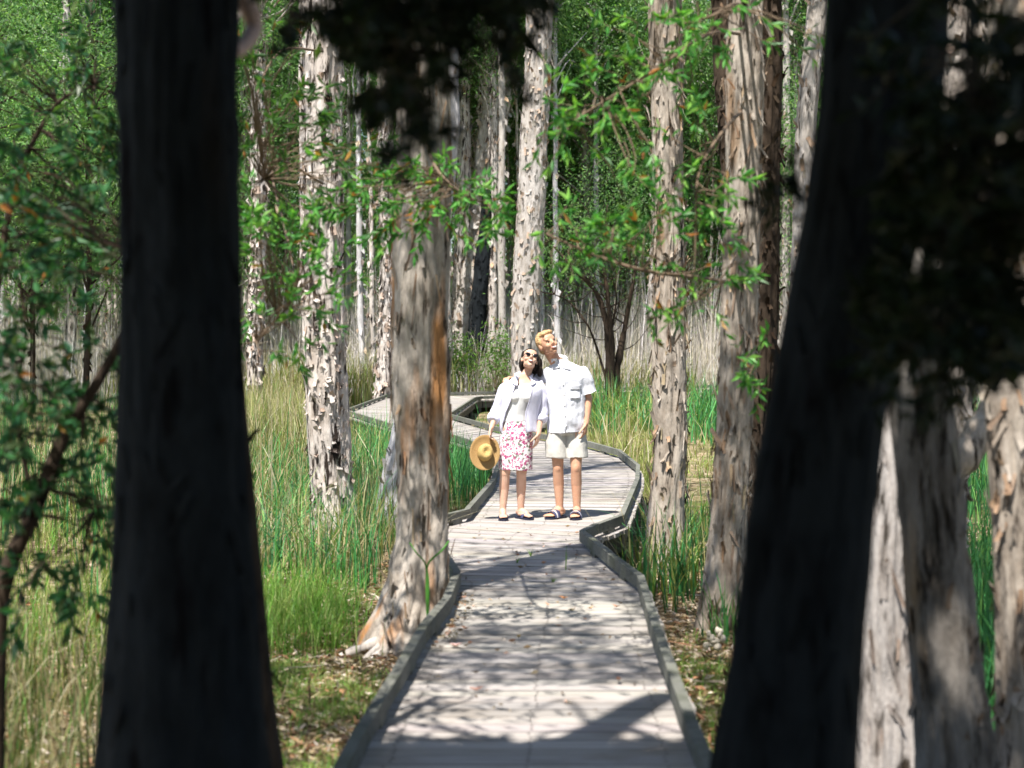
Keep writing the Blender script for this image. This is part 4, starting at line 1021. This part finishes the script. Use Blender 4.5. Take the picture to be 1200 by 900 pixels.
def hand(mb, wrist, d, across, palmn, s=1.0, curl=(.5, .6, .7, .8), thumb=1):
    """palm and five fingers: d along the hand, across towards the thumb, palmn out of the palm"""
    w = np.array(wrist, float); d = unit(np.array(d, float)); ac = np.array(across, float); ac = unit(ac-d*np.dot(ac, d)); pn = np.array(palmn, float); pn = unit(pn-d*np.dot(pn, d)-ac*np.dot(pn, ac))
    for q in (-.026, -.009, .009, .026):
        capsule(mb, w+d*.012*s+ac*q*.7*s, w+d*.085*s+ac*q*s, .0145*s, .0125*s, 10)
    for k, (q, L, cu) in enumerate(zip((.029, .0097, -.0097, -.028), (.072, .080, .074, .060), curl)):
        p = w+d*.088*s+ac*q*s; u = d
        for f, r in ((.45, .0092), (.32, .0085), (.23, .0078)):
            u = unit(u*np.cos(cu*.75)+pn*np.sin(cu*.75)); e = p+u*L*f*s; capsule(mb, p, e, r*s, r*.94*s, 8); p = e
    p = w+d*.025*s+ac*.026*s; u = unit(ac*.75+d*.75+pn*.25)
    for f, r in ((.042, .0125), (.032, .0108), (.026, .0095)):
        e = p+u*f*s; capsule(mb, p, e, r*s, r*.93*s, 8); p = e; u = unit(u*.85+d*.35+pn*.2)


def foot(mb, ankle, toe, s=1.0):
    a = np.array(ankle, float); t = np.array(toe, float); u = unit((t-a)*[1, 1, 0]); sd = np.array([-u[1], u[0], 0]); z = .042
    heel = np.array([a[0], a[1], 0])-u*.035*s
    capsule(mb, a, heel+[0, 0, z+.022], .036*s, .032*s, 12)
    capsule(mb, a+u*.01*s, heel+u*.13*s+[0, 0, z+.018], .036*s, .028*s, 12)
    for q, L in ((-.028, .20), (-.010, .205), (.010, .20), (.026, .188)):
        capsule(mb, heel+u*.04*s+[0, 0, z+.008]+sd*q*.6*s, heel+u*(L-.045)*s+sd*q*s+[0, 0, z+.004], .022*s, .015*s, 10)
    for q, L, r in ((-.030, .225, .013), (-.011, .222, .0095), (.006, .215, .009), (.021, .205, .0085), (.034, .192, .008)):
        capsule(mb, heel+u*(L-.055)*s+sd*q*s+[0, 0, z], heel+u*L*s+sd*q*s+[0, 0, z-.004], r*s, r*.85*s, 8)
    return heel, u, sd


def sandal(parent, heel, u, sd, s, bands, mats):
    P = np.array([heel-u*.045*s+sd*0, heel+u*0*s, heel+u*.09*s, heel+u*.16*s, heel+u*.225*s]); W = [.026, .038, .038, .050, .030]
    a = np.linspace(0, 2*np.pi, 28, endpoint=False); mb = MB()
    t = np.linspace(-.05, .235, 14); w = np.interp(t, [-.05, -.03, 0, .08, .16, .20, .225, .235], [.008, .030, .040, .038, .050, .046, .030, .010])
    out = [heel+u*q*s+sd*v*s for q, v in zip(t, w)]+[heel+u*q*s-sd*v*s for q, v in zip(t[::-1], w[::-1])]
    n = len(out); V = np.array([[*(p[:2]), .004] for p in out]+[[*(p[:2]), .022] for p in out]); c = np.mean(V, 0)
    V = np.concatenate([V, [[c[0], c[1], .004], [c[0], c[1], .022]]]); j = np.arange(n); k = (j+1) % n
    mb.add(V, np.stack([j, k, n+k, n+j], -1), np.concatenate([np.stack([k, j, np.full(n, 2*n)], -1), np.stack([j+n, k+n, np.full(n, 2*n+1)], -1)]))
    so = kid(mb, 'sandal', M['sole'], parent, False)
    for (q0, q1, hgt), m_ in zip(bands, mats):
        b = np.linspace(0, np.pi, 13); mb = MB(); V = []
        for q in (q0, q1):
            wd = np.interp(q, [0, .08, .16, .2], [.040, .041, .051, .047])*s+.003
            V.append(heel+u*q*s+np.outer(np.cos(b), sd)*wd+np.outer(np.sin(b), [0, 0, 1.])*hgt*s+np.array([0, 0, .018]))
        V = np.array(V); N = unit(np.outer(np.cos(b), sd)+np.outer(np.sin(b), [0, 0, 1.])); V2 = V+N[None]*.004
        A = np.concatenate([V.reshape(-1, 3), V2.reshape(-1, 3)]); j = np.arange(12); mb.add(A, np.concatenate([np.stack([26+j, 26+j+1, 39+j+1, 39+j], -1), np.stack([j+13, j+14, j+1, j], -1), np.stack([j, j+1, 27+j, 26+j], -1), np.stack([13+j, 39+j, 40+j, 14+j], -1)]))
        kid(mb, 'strap', M[m_], so)


def headpose(face, tilt):
    """rotation whose -Y looks along face, with the crown leaning by tilt"""
    f = unit(np.array(face, float)); up = np.array([tilt, 0, 1.]); y = -f; x = unit(np.cross(y, up)); z = np.cross(x, y)
    return np.stack([x, y, z], 1)


def head(mb, c, R, s=1.0, fem=False):
    g = lambda p: np.asarray(c)+R@(np.asarray(p, float)*s)
    E = lambda p, r, rot=None: sphere(mb, g(p), np.array(r)*s, R if rot is None else R@rot)
    E((0, .018, .032), (.074, .094, .092)); E((0, -.022, .0), (.066, .072, .085)); E((0, -.034, -.055), (.050 if fem else .055, .052, .052))
    E((0, -.070, -.094), (.022, .020, .018)); E((0, -.060, .045), (.058, .034, .038))
    for q in (-1, 1):
        E((q*.036, -.066, -.028), (.026, .024, .024)); E((q*.076, .018, -.008), (.010, .022, .034)); E((q*.032, -.081, .026), (.025, .011, .008))
        E((q*.040, -.012, -.062), (.016, .045, .026)); E((q*.010, -.097, -.024), (.008, .009, .007))
    capsule(mb, g((0, -.088, .018)), g((0, -.106, -.018)), .0085*s, .0105*s, 10)
    
    return g


def face_parts(parent, g, R, s, smile=.022, eyes=True):
    if eyes:
        for q in (-1, 1):
            mb = MB(); sphere(mb, g((q*.032, -.0885, .007)), np.array([.0125, .005, .0052])*s, R, 12, 8); kid(mb, 'eye', M['eye'], parent)
    b = np.linspace(-1, 1, 9)
    for nm, m_, dz, th, ex in (('lips', 'lip', 0, .0125, 1.22), ('teeth', 'teeth', .0015, .0088, 1.02)):
        P = np.array([g((q*smile*ex, -.0960+.016*q*q-(.0055 if nm == 'teeth' else 0), -.064+.010*q*q+dz)) for q in b])
        mb = MB(); tube(mb, P, np.array([.2, .55, .75, .85, .9, .85, .75, .55, .2])*th*s, 10, None, True); kid(mb, nm, M[m_], parent)


# ---- the man
m0 = Vector((.53, 16.0, 0))
mb = MB()
hip = (.0, .02, .98); cM = np.array([-.185, -.03, 1.700])
RM = headpose((.42, -.84, .34), -.34)
gM = head(mb, cM, RM, 1.05)
capsule(mb, (-.085, .025, 1.50), tuple(cM+np.array([.015, .035, -.06])), .064, .058)
loft(mb, [((0, .02, .88), .155, .11), ((0, .02, 1.0), .165, .115), ((.0, .015, 1.15), .165, .115), ((-.005, .02, 1.30), .185, .12), ((-.01, .02, 1.40), .155, .09), ((-.04, .025, 1.48), .095, .066), ((-.06, .025, 1.55), .065, .06)])
for sx, kn, an, to in ((-1, (-.082, -.02, .50), (-.062, .035, .085), (-.185, -.13, 0)), (1, (.095, -.045, .50), (.105, .01, .085), (.075, -.19, 0))):
    capsule(mb, (sx*.09, .02, .92), kn, .088, .053)
    k2 = np.array(kn)*.62+np.array(an)*.38+np.array([0, .018, 0]); capsule(mb, kn, k2, .053, .054); capsule(mb, k2, an, .053, .035)
    sphere(mb, np.array(kn)+[0, -.022, .005], (.036, .034, .060))
    h_, u_, s_ = foot(mb, an, to, 1.12)
    if sx < 0: mfl = (h_, u_, s_)
    else: mfr = (h_, u_, s_)
capsule(mb, (.150, .02, 1.405), (.215, .03, 1.17), .046, .044); capsule(mb, (.215, .03, 1.17), (.190, -.045, .93), .044, .029)
capsule(mb, (.210, .02, 1.12), (.202, -.01, 1.02), .043, .037)
hand(mb, (.190, -.045, .93), (-.12, -.10, -1), (-.35, -1, 0), (-1, .3, 0), 1.06, (.55, .6, .65, .7))
capsule(mb, (-.17, .05, 1.43), (-.38, .20, 1.31), .050, .043); capsule(mb, (-.38, .20, 1.31), (-.555, .125, 1.360), .043, .029)
hand(mb, (-.555, .125, 1.362), (-.32, -.95, .06), (.9, -.2, .2), (0, -.25, -1), .98, (.45, .5, .55, .6))
man = fuse(mb, 'person', M['skin_m'], None, .0058, 6); man.location = m0
tag(man, 'man in white short sleeved shirt and grey shorts looking up, his arm around the woman', 'person')
face_parts(man, gM, RM, 1.05, .022)
# hair
mb = MB(); G = lambda p: cM+RM@(np.array(p)*1.05)
sphere(mb, G((0, .032, .046)), np.array([.080, .092, .092])*1.05, RM); sphere(mb, G((0, -.030, .096)), np.array([.060, .058, .034])*1.05, RM); sphere(mb, G((0, .07, -.02)), np.array([.066, .046, .055])*1.05, RM)
for q in (-1, 1): sphere(mb, G((q*.068, .012, .035)), np.array([.014, .035, .045])*1.05, RM)
for k in range(16): sphere(mb, G((rng.uniform(-.05, .05), -.065+rng.normal()*.012, .092+rng.normal()*.010)), np.array([.013, .018, .014])*1.05, RM, 8, 6)
fuse(mb, 'hair', M['blond'], man, .005, 1, .016, (110, 110, 50))
# shirt, its collar, pocket and buttons
mb = MB()
loft(mb, [((.0, .012, .835), .192, .142), ((.0, .012, .86), .190, .142), ((.0, .01, 1.0), .186, .142), ((.0, .005, 1.12), .190, .145), ((-.005, .01, 1.30), .208, .150), ((-.008, .015, 1.39), .206, .138), ((-.014, .02, 1.45), .186, .112), ((-.032, .024, 1.50), .140, .088), ((-.055, .027, 1.535), .098, .078), ((-.068, .027, 1.560), .082, .074)])
sphere(mb, (.145, .02, 1.415), (.088, .080, .080)); sphere(mb, (-.160, .03, 1.415), (.085, .078, .075)); capsule(mb, (.13, .02, 1.425), (-.03, .03, 1.505), .072, .062); capsule(mb, (-.15, .03, 1.42), (-.09, .03, 1.50), .066, .055)
def sleeve(mb, pts, r, n=10): tube(mb, sweep(pts, n), np.linspace(r[0], r[1], n), 20)
sleeve(mb, [(.12, .02, 1.43), (.182, .02, 1.37), (.226, .025, 1.215)], (.074, .088)); sleeve(mb, [(-.13, .02, 1.42), (-.22, .07, 1.38), (-.34, .15, 1.34)], (.066, .080))
shirt = fuse(mb, 'shirt', M['shirt_m'], man, .0075, 1, .048, (8, 8, 6))
def flap(name, P, t, m_, parent, n=(0, -1, 0)):
    P = np.array(P, float); n = unit(np.array(n, float))*t; V = np.concatenate([P, P+n]); mb = MB(); Q = [(0, 1, 2, 3), (7, 6, 5, 4)]+[(a, 4+a, 4+(a+1) % 4, (a+1) % 4) for a in range(4)]
    mb.add(V, Q); o = link(name, mb.mesh(name, M[m_])); o.parent = parent; return o
mb = MB(); t = np.linspace(-.5*np.pi+.42, 1.5*np.pi-.42, 30)                 # collar stand folded round the neck
for r0, dz in ((0, 0),):
    P = np.stack([-.083+.078*np.cos(t), .027+.070*np.sin(t), 1.565+.022*np.sin(t)], -1); tube(mb, P, np.full(30, .020), 10, None, True, .45)
kid(mb, 'collar_stand', M['shirt_m'], shirt)
drape('collar', [(-.150, 1.560), (-.095, 1.565), (-.060, 1.475), (-.135, 1.455)], M['shirt_m'], shirt, .009); drape('collar', [(-.062, 1.535), (.000, 1.560), (.040, 1.450), (-.040, 1.470)], M['shirt_m'], shirt, .009)
drape('pocket', [(.035, 1.300), (.135, 1.300), (.135, 1.170), (.035, 1.170)], M['shirt_m'], shirt, .005); drape('pocket_flap', [(.031, 1.308), (.139, 1.308), (.137, 1.262), (.033, 1.262)], M['shirt_m'], shirt, .012)
drape('placket', [(-.060, 1.46), (-.028, 1.46), (.016, .845), (-.018, .845)], M['shirt_m'], shirt, .004, 14)
for z in (1.31, 1.21, 1.11, 1.01, .91):
    x = -.020-(z-1.1)*.07; drape('button', [(x-.006, z+.006), (x+.006, z+.006), (x+.006, z-.006), (x-.006, z-.006)], M['teeth'], shirt, .009, 3)
# shorts
mb = MB(); loft(mb, [((0, .02, .82), .150, .125), ((0, .02, .90), .172, .130), ((0, .02, 1.0), .168, .125)])
for sx in (-1, 1):
    q = np.array([[sx*.088, .02, .86], [sx*.094, .01, .72], [sx*.100, .0, .588]]); tube(mb, sweep(q, 8), [.100, .105, .107, .110, .112, .113, .114, .115], 22)
fuse(mb, 'shorts', M['shorts'], man, .0075, 2, .028, (10, 10, 6))
for (h_, u_, s_) in (mfl, mfr): sandal(man, h_, u_, s_, 1.12, [(.085, .125, .068), (.128, .150, .058), (.153, .175, .050)], ['strap', 'strap_w', 'strap'])

# ---- the woman
w0 = Vector((.07, 15.93, 0)); cW = np.array([.100, -.010, 1.550]); RW = headpose((.20, -.84, .46), .20)
mb = MB(); gW = head(mb, cW, RW, .98, True)
capsule(mb, (.045, .02, 1.37), tuple(cW+np.array([.0, .035, -.06])), .050, .047)
loft(mb, [((-.03, .02, .78), .150, .115), ((-.03, .02, .88), .158, .118), ((-.02, .015, 1.0), .122, .092), ((.0, .01, 1.10), .125, .098), ((.025, .01, 1.22), .140, .105), ((.04, .015, 1.30), .140, .090), ((.042, .02, 1.37), .09, .062), ((.044, .022, 1.42), .055, .052)])
for q in (-1, 1): sphere(mb, (.022+q*.062, -.075, 1.195), (.058, .052, .055))
for sx, hp, kn, an, to in ((-1, (-.11, .02, .80), (-.138, -.025, .45), (-.160, .0, .075), (-.150, -.19, 0)), (1, (.045, .02, .80), (.022, -.01, .45), (.015, .04, .075), (.125, -.12, 0))):
    capsule(mb, hp, kn, .080, .052); k2 = np.array(kn)*.62+np.array(an)*.38+np.array([0, .018, 0]); capsule(mb, kn, k2, .049, .050); capsule(mb, k2, an, .049, .030)
    sphere(mb, np.array(kn)+[0, -.024, .01], (.032, .026, .036))
    f = foot(mb, an, to, .98)
    if sx < 0: wfl = f
    else: wfr = f
capsule(mb, (-.125, .02, 1.30), (-.212, .03, 1.06), .043, .036); capsule(mb, (-.212, .03, 1.06), (-.270, -.085, .895), .036, .024)
hand(mb, (-.270, -.085, .895), (-.20, -.35, -1), (-.3, -1, .3), (1, -.3, -.1), .93, (.85, .9, .95, .95))
capsule(mb, (.195, .02, 1.28), (.212, .03, 1.05), .038, .036); capsule(mb, (.212, .03, 1.05), (.188, -.055, .835), .036, .024)
hand(mb, (.188, -.055, .835), (-.22, -.12, -1), (-.5, -1, 0), (-1, .5, 0), .93, (.25, .3, .35, .42))
wom = fuse(mb, 'person', M['skin_w'], None, .0055, 5); wom.location = w0
tag(wom, 'dark haired woman in sunglasses and pink floral skirt laughing up at the trees', 'person')
face_parts(wom, gW, RW, .98, .019, False)
G = lambda p: cW+RW@(np.array(p)*.98)
mb = MB(); sphere(mb, G((0, .034, .042)), np.array([.083, .092, .092])*.98, RW); sphere(mb, G((0, -.012, .094)), np.array([.056, .045, .022])*.98, RW)
sphere(mb, G((0, .088, -.030)), np.array([.080, .050, .090])*.98, RW)
for q in (-1, 1):
    sphere(mb, G((q*.072, .050, -.020)), np.array([.022, .050, .065])*.98, RW); sphere(mb, G((q*.072, .012, .048)), np.array([.016, .035, .045])*.98, RW)
for c, r in (((.055, .080, 1.50), (.060, .045, .080)), ((.120, .085, 1.46), (.065, .045, .080)), ((.185, .055, 1.50), (.042, .052, .085)), ((.200, .040, 1.44), (.032, .040, .060)), ((.025, .055, 1.49), (.022, .038, .060))): sphere(mb, c, r)
fuse(mb, 'hair', M['darkhair'], wom, .005, 1, .014, (90, 90, 30))
for q in (-1, 1):
    mb = MB(); sphere(mb, G((q*.034, -.0975, .006)), np.array([.031, .008, .019])*.98, RW@np.array(Matrix.Rotation(q*-.16, 3, 'Z'))); capsule(mb, G((q*.062, -.085, .012)), G((q*.082, .015, .006)), .0035, .003, 8)
    if q > 0: capsule(mb, G((-.010, -.102, .010)), G((.010, -.102, .010)), .003, .003, 8)
    kid(mb, 'sunglasses', M['black'], wom)
# white top under the open shirt
mb = MB(); loft(mb, [((-.028, .012, .95), .136, .108), ((-.02, .012, 1.02), .134, .108), ((.0, .004, 1.10), .138, .114), ((.02, .0, 1.20), .150, .132), ((.035, .005, 1.27), .142, .112), ((.042, .012, 1.32), .105, .080)])
for q in (-1, 1): sphere(mb, (.022+q*.060, -.084, 1.195), (.062, .058, .058))
fuse(mb, 'top', M['top_w'], wom, .007, 2, .010, (10, 10, 8))
# open shirt: a thick shell left open at the front
def shell(rings, gap, t=.010, seg=40):
    mb = MB(); V = []
    for off in (0, t):
        for (c, rx, ry), (g0, g1) in zip(rings, gap):
            a = np.linspace(-np.pi/2+g1, 1.5*np.pi-g0, seg); f = 1+.035*np.sin(a*9+c[2]*14)*(1.35-c[2])*1.6
            V.append(np.stack([c[0]+(rx+off)*np.cos(a)*f, c[1]+(ry+off)*np.sin(a)*f, np.full(seg, c[2])+.006*np.sin(a*5)], -1))
    n = len(rings); V = np.concatenate(V); S = n*seg; i = np.arange(n-1)[:, None]*seg; j = np.arange(seg-1)[None]
    o = np.stack([i+j, i+j+1, i+seg+j+1, i+seg+j], -1).reshape(-1, 4)
    Q = [o+S, o[:, ::-1]]
    e = np.arange(seg-1)
    for r0, fl in ((0, 1), ((n-1)*seg, 0)):
        q = np.stack([r0+e, r0+e+1, S+r0+e+1, S+r0+e], -1); Q.append(q if fl else q[:, ::-1])
    e = np.arange(n-1)*seg
    for c0, fl in ((0, 0), (seg-1, 1)):
        q = np.stack([c0+e, c0+e+seg, S+c0+e+seg, S+c0+e], -1); Q.append(q[:, ::-1] if fl else q)
    mb.add(V, np.concatenate(Q)); return mb
rg = [((.0, .015, .845), .190, .135), ((-.005, .015, .93), .182, .132), ((.0, .012, 1.04), .176, .130), ((.02, .008, 1.15), .180, .142), ((.035, .005, 1.24), .186, .145), ((.042, .015, 1.30), .180, .118), ((.045, .02, 1.345), .135, .088), ((.046, .022, 1.385), .085, .070)]
gp = [(1.05, .30), (.95, .32), (.80, .36), (.62, .40), (.50, .42), (.48, .45), (.52, .52), (.60, .60)]
mb = shell(rg, gp)
for pts, r in (([(-.075, .02, 1.325), (-.150, .025, 1.24), (-.215, .035, 1.06), (-.255, -.045, .955)], (.058, .062, .056, .054)), ([(.165, .02, 1.325), (.212, .025, 1.24), (.222, .035, 1.06), (.212, .0, .945)], (.058, .062, .056, .054))):
    P = sweep(pts, 16); tube(mb, P, np.interp(np.linspace(0, 3, 16), range(4), r)*(1+.05*np.sin(np.arange(16)*1.9)), 20)
    k = np.linspace(0, 1, 5); q = P[-4]+(P[-1]-P[-4])*k[:, None]; tube(mb, q, np.array([.056, .062, .063, .062, .058]), 20)
ws = mb.build('shirt', M['shirt_w'], None, True); ws.parent = wom
nv = len(ws.data.vertices); cc = np.zeros(nv*3, np.float32); ws.data.vertices.foreach_get('co', cc); cc = cc.reshape(-1, 3)
f = fbm(cc*[16, 16, 9]+1.7, 2)-.5; f2 = fbm(cc*[16, 16, 9]+31.7, 2)-.5; cc += np.stack([f, f2, 0*f], -1)*.030; ws.data.vertices.foreach_set('co', cc.astype(np.float32).ravel())
s_ = ws.modifiers.new('sub', 'SUBSURF'); s_.levels = s_.render_levels = 1
mb = MB(); t = np.linspace(-.5*np.pi+.75, 1.5*np.pi-.75, 30); P = np.stack([.045+.074*np.cos(t), .022+.064*np.sin(t), 1.400+.022*np.sin(t)], -1); tube(mb, P, np.full(30, .021), 10, None, True, .4)
kid(mb, 'collar_stand', M['shirt_w'], ws)
drape('collar', [(-.030, 1.405), (-.010, 1.385), (-.015, 1.295), (-.075, 1.325)], M['shirt_w'], ws, .012); drape('collar', [(.105, 1.385), (.122, 1.405), (.165, 1.325), (.108, 1.295)], M['shirt_w'], ws, .012)
# skirt
mb = MB(); loft(mb, [((-.036, .01, .480), .172, .135), ((-.036, .01, .50), .171, .135), ((-.034, .012, .66), .168, .135), ((-.031, .018, .80), .166, .134), ((-.028, .018, .90), .150, .120), ((-.025, .015, 1.0), .128, .102)])
fuse(mb, 'skirt', M['floral'], wom, .007, 2, .018, (9, 9, 2.5))
sandal(wom, *wfl, .98, [(.10, .15, .050)], ['strap']); sandal(wom, *wfr, .98, [(.10, .15, .050)], ['strap'])

# ---- the straw hat in her hand
hat = thing('straw_hat', (-.265, 15.80, .655), 'wide brimmed straw hat held down by the woman at her side', 'hat')
hat.rotation_euler = Quaternion(Vector((0, 0, 1)).rotation_difference(Vector((.25, -.93, .24))).to_matrix().to_quaternion()).to_euler()
def lathe(prof, seg=48, ex=1.0):
    mb = MB(); a = np.linspace(0, 2*np.pi, seg, endpoint=False)
    V = np.concatenate([np.stack([r*np.cos(a)*ex, r*np.sin(a), z+0*a], -1) for r, z in prof]); n = len(prof)
    i = np.arange(n-1)[:, None]*seg; j = np.arange(seg)[None]; k = (j+1) % seg
    mb.add(V, np.stack([i+j, i+k, i+seg+k, i+seg+j], -1).reshape(-1, 4)); return mb
b_ = lathe([(.075, .0), (.10, -.003), (.13, -.002), (.155, .004), (.172, .012), (.175, .016), (.172, .018), (.15, .012), (.125, .005), (.10, .004), (.075, .006)], 64, .86)
o = link('brim', b_.mesh('brim', M['straw'], True)); o.parent = hat
c_ = lathe([(.088, .0), (.086, .03), (.080, .062), (.070, .082), (.055, .092), (.036, .088), (.018, .074), (.001, .070)], 64, .84)
o = link('crown', c_.mesh('crown', M['straw2'], True)); o.parent = hat
c_ = lathe([(.0895, .004), (.0892, .010), (.0885, .016)], 64, .84); o = link('hat_band', c_.mesh('hat_band', M['straw'], True)); o.parent = hat
# ---------------------------------------------------------------- camera, light, sky
cam = bpy.data.cameras.new('camera'); co = bpy.data.objects.new('camera', cam); COL.objects.link(co)
co.location = (0, 0, CAMH); co.rotation_euler = (math.radians(90), 0, 0)
cam.sensor_width = 36; cam.lens = 36*FPX/1200; cam.shift_y = -(450-HZ)/1200
cam.clip_start = .1; cam.clip_end = 2000
cam.dof.use_dof = True; cam.dof.focus_distance = 22; cam.dof.aperture_fstop = 2.3
SC.camera = co
el = math.asin(SUN[2]); az = math.atan2(SUN[0], SUN[1])
w = bpy.data.worlds.new('World'); SC.world = w; w.use_nodes = True
nt = w.node_tree; sk = nt.nodes.new('ShaderNodeTexSky'); sk.sky_type = 'NISHITA'; sk.sun_disc = False; sk.sun_elevation = el; sk.sun_rotation = az
nt.links.new(sk.outputs[0], nt.nodes['Background'].inputs[0]); nt.nodes['Background'].inputs[1].default_value = .08
l = bpy.data.lights.new('sun', 'SUN'); l.energy = 5.0; l.angle = math.radians(.5); l.color = (1, .96, .89)
lo = bpy.data.objects.new('sun', l); COL.objects.link(lo); lo.rotation_euler = Vector(SUN).to_track_quat('Z', 'Y').to_euler(); lo.location = (-6, -5, 20)
SC.view_settings.view_transform = 'Standard'; SC.view_settings.look = 'None'; SC.view_settings.exposure = 1.12; SC.view_settings.gamma = 1
SC.cycles.use_denoising = True
try: SC.cycles.denoiser = 'OPENIMAGEDENOISE'
except Exception: pass
SC.cycles.max_bounces = 6; SC.cycles.diffuse_bounces = 3; SC.cycles.transmission_bounces = 3; SC.cycles.glossy_bounces = 2
SC.cycles.sample_clamp_indirect = 6
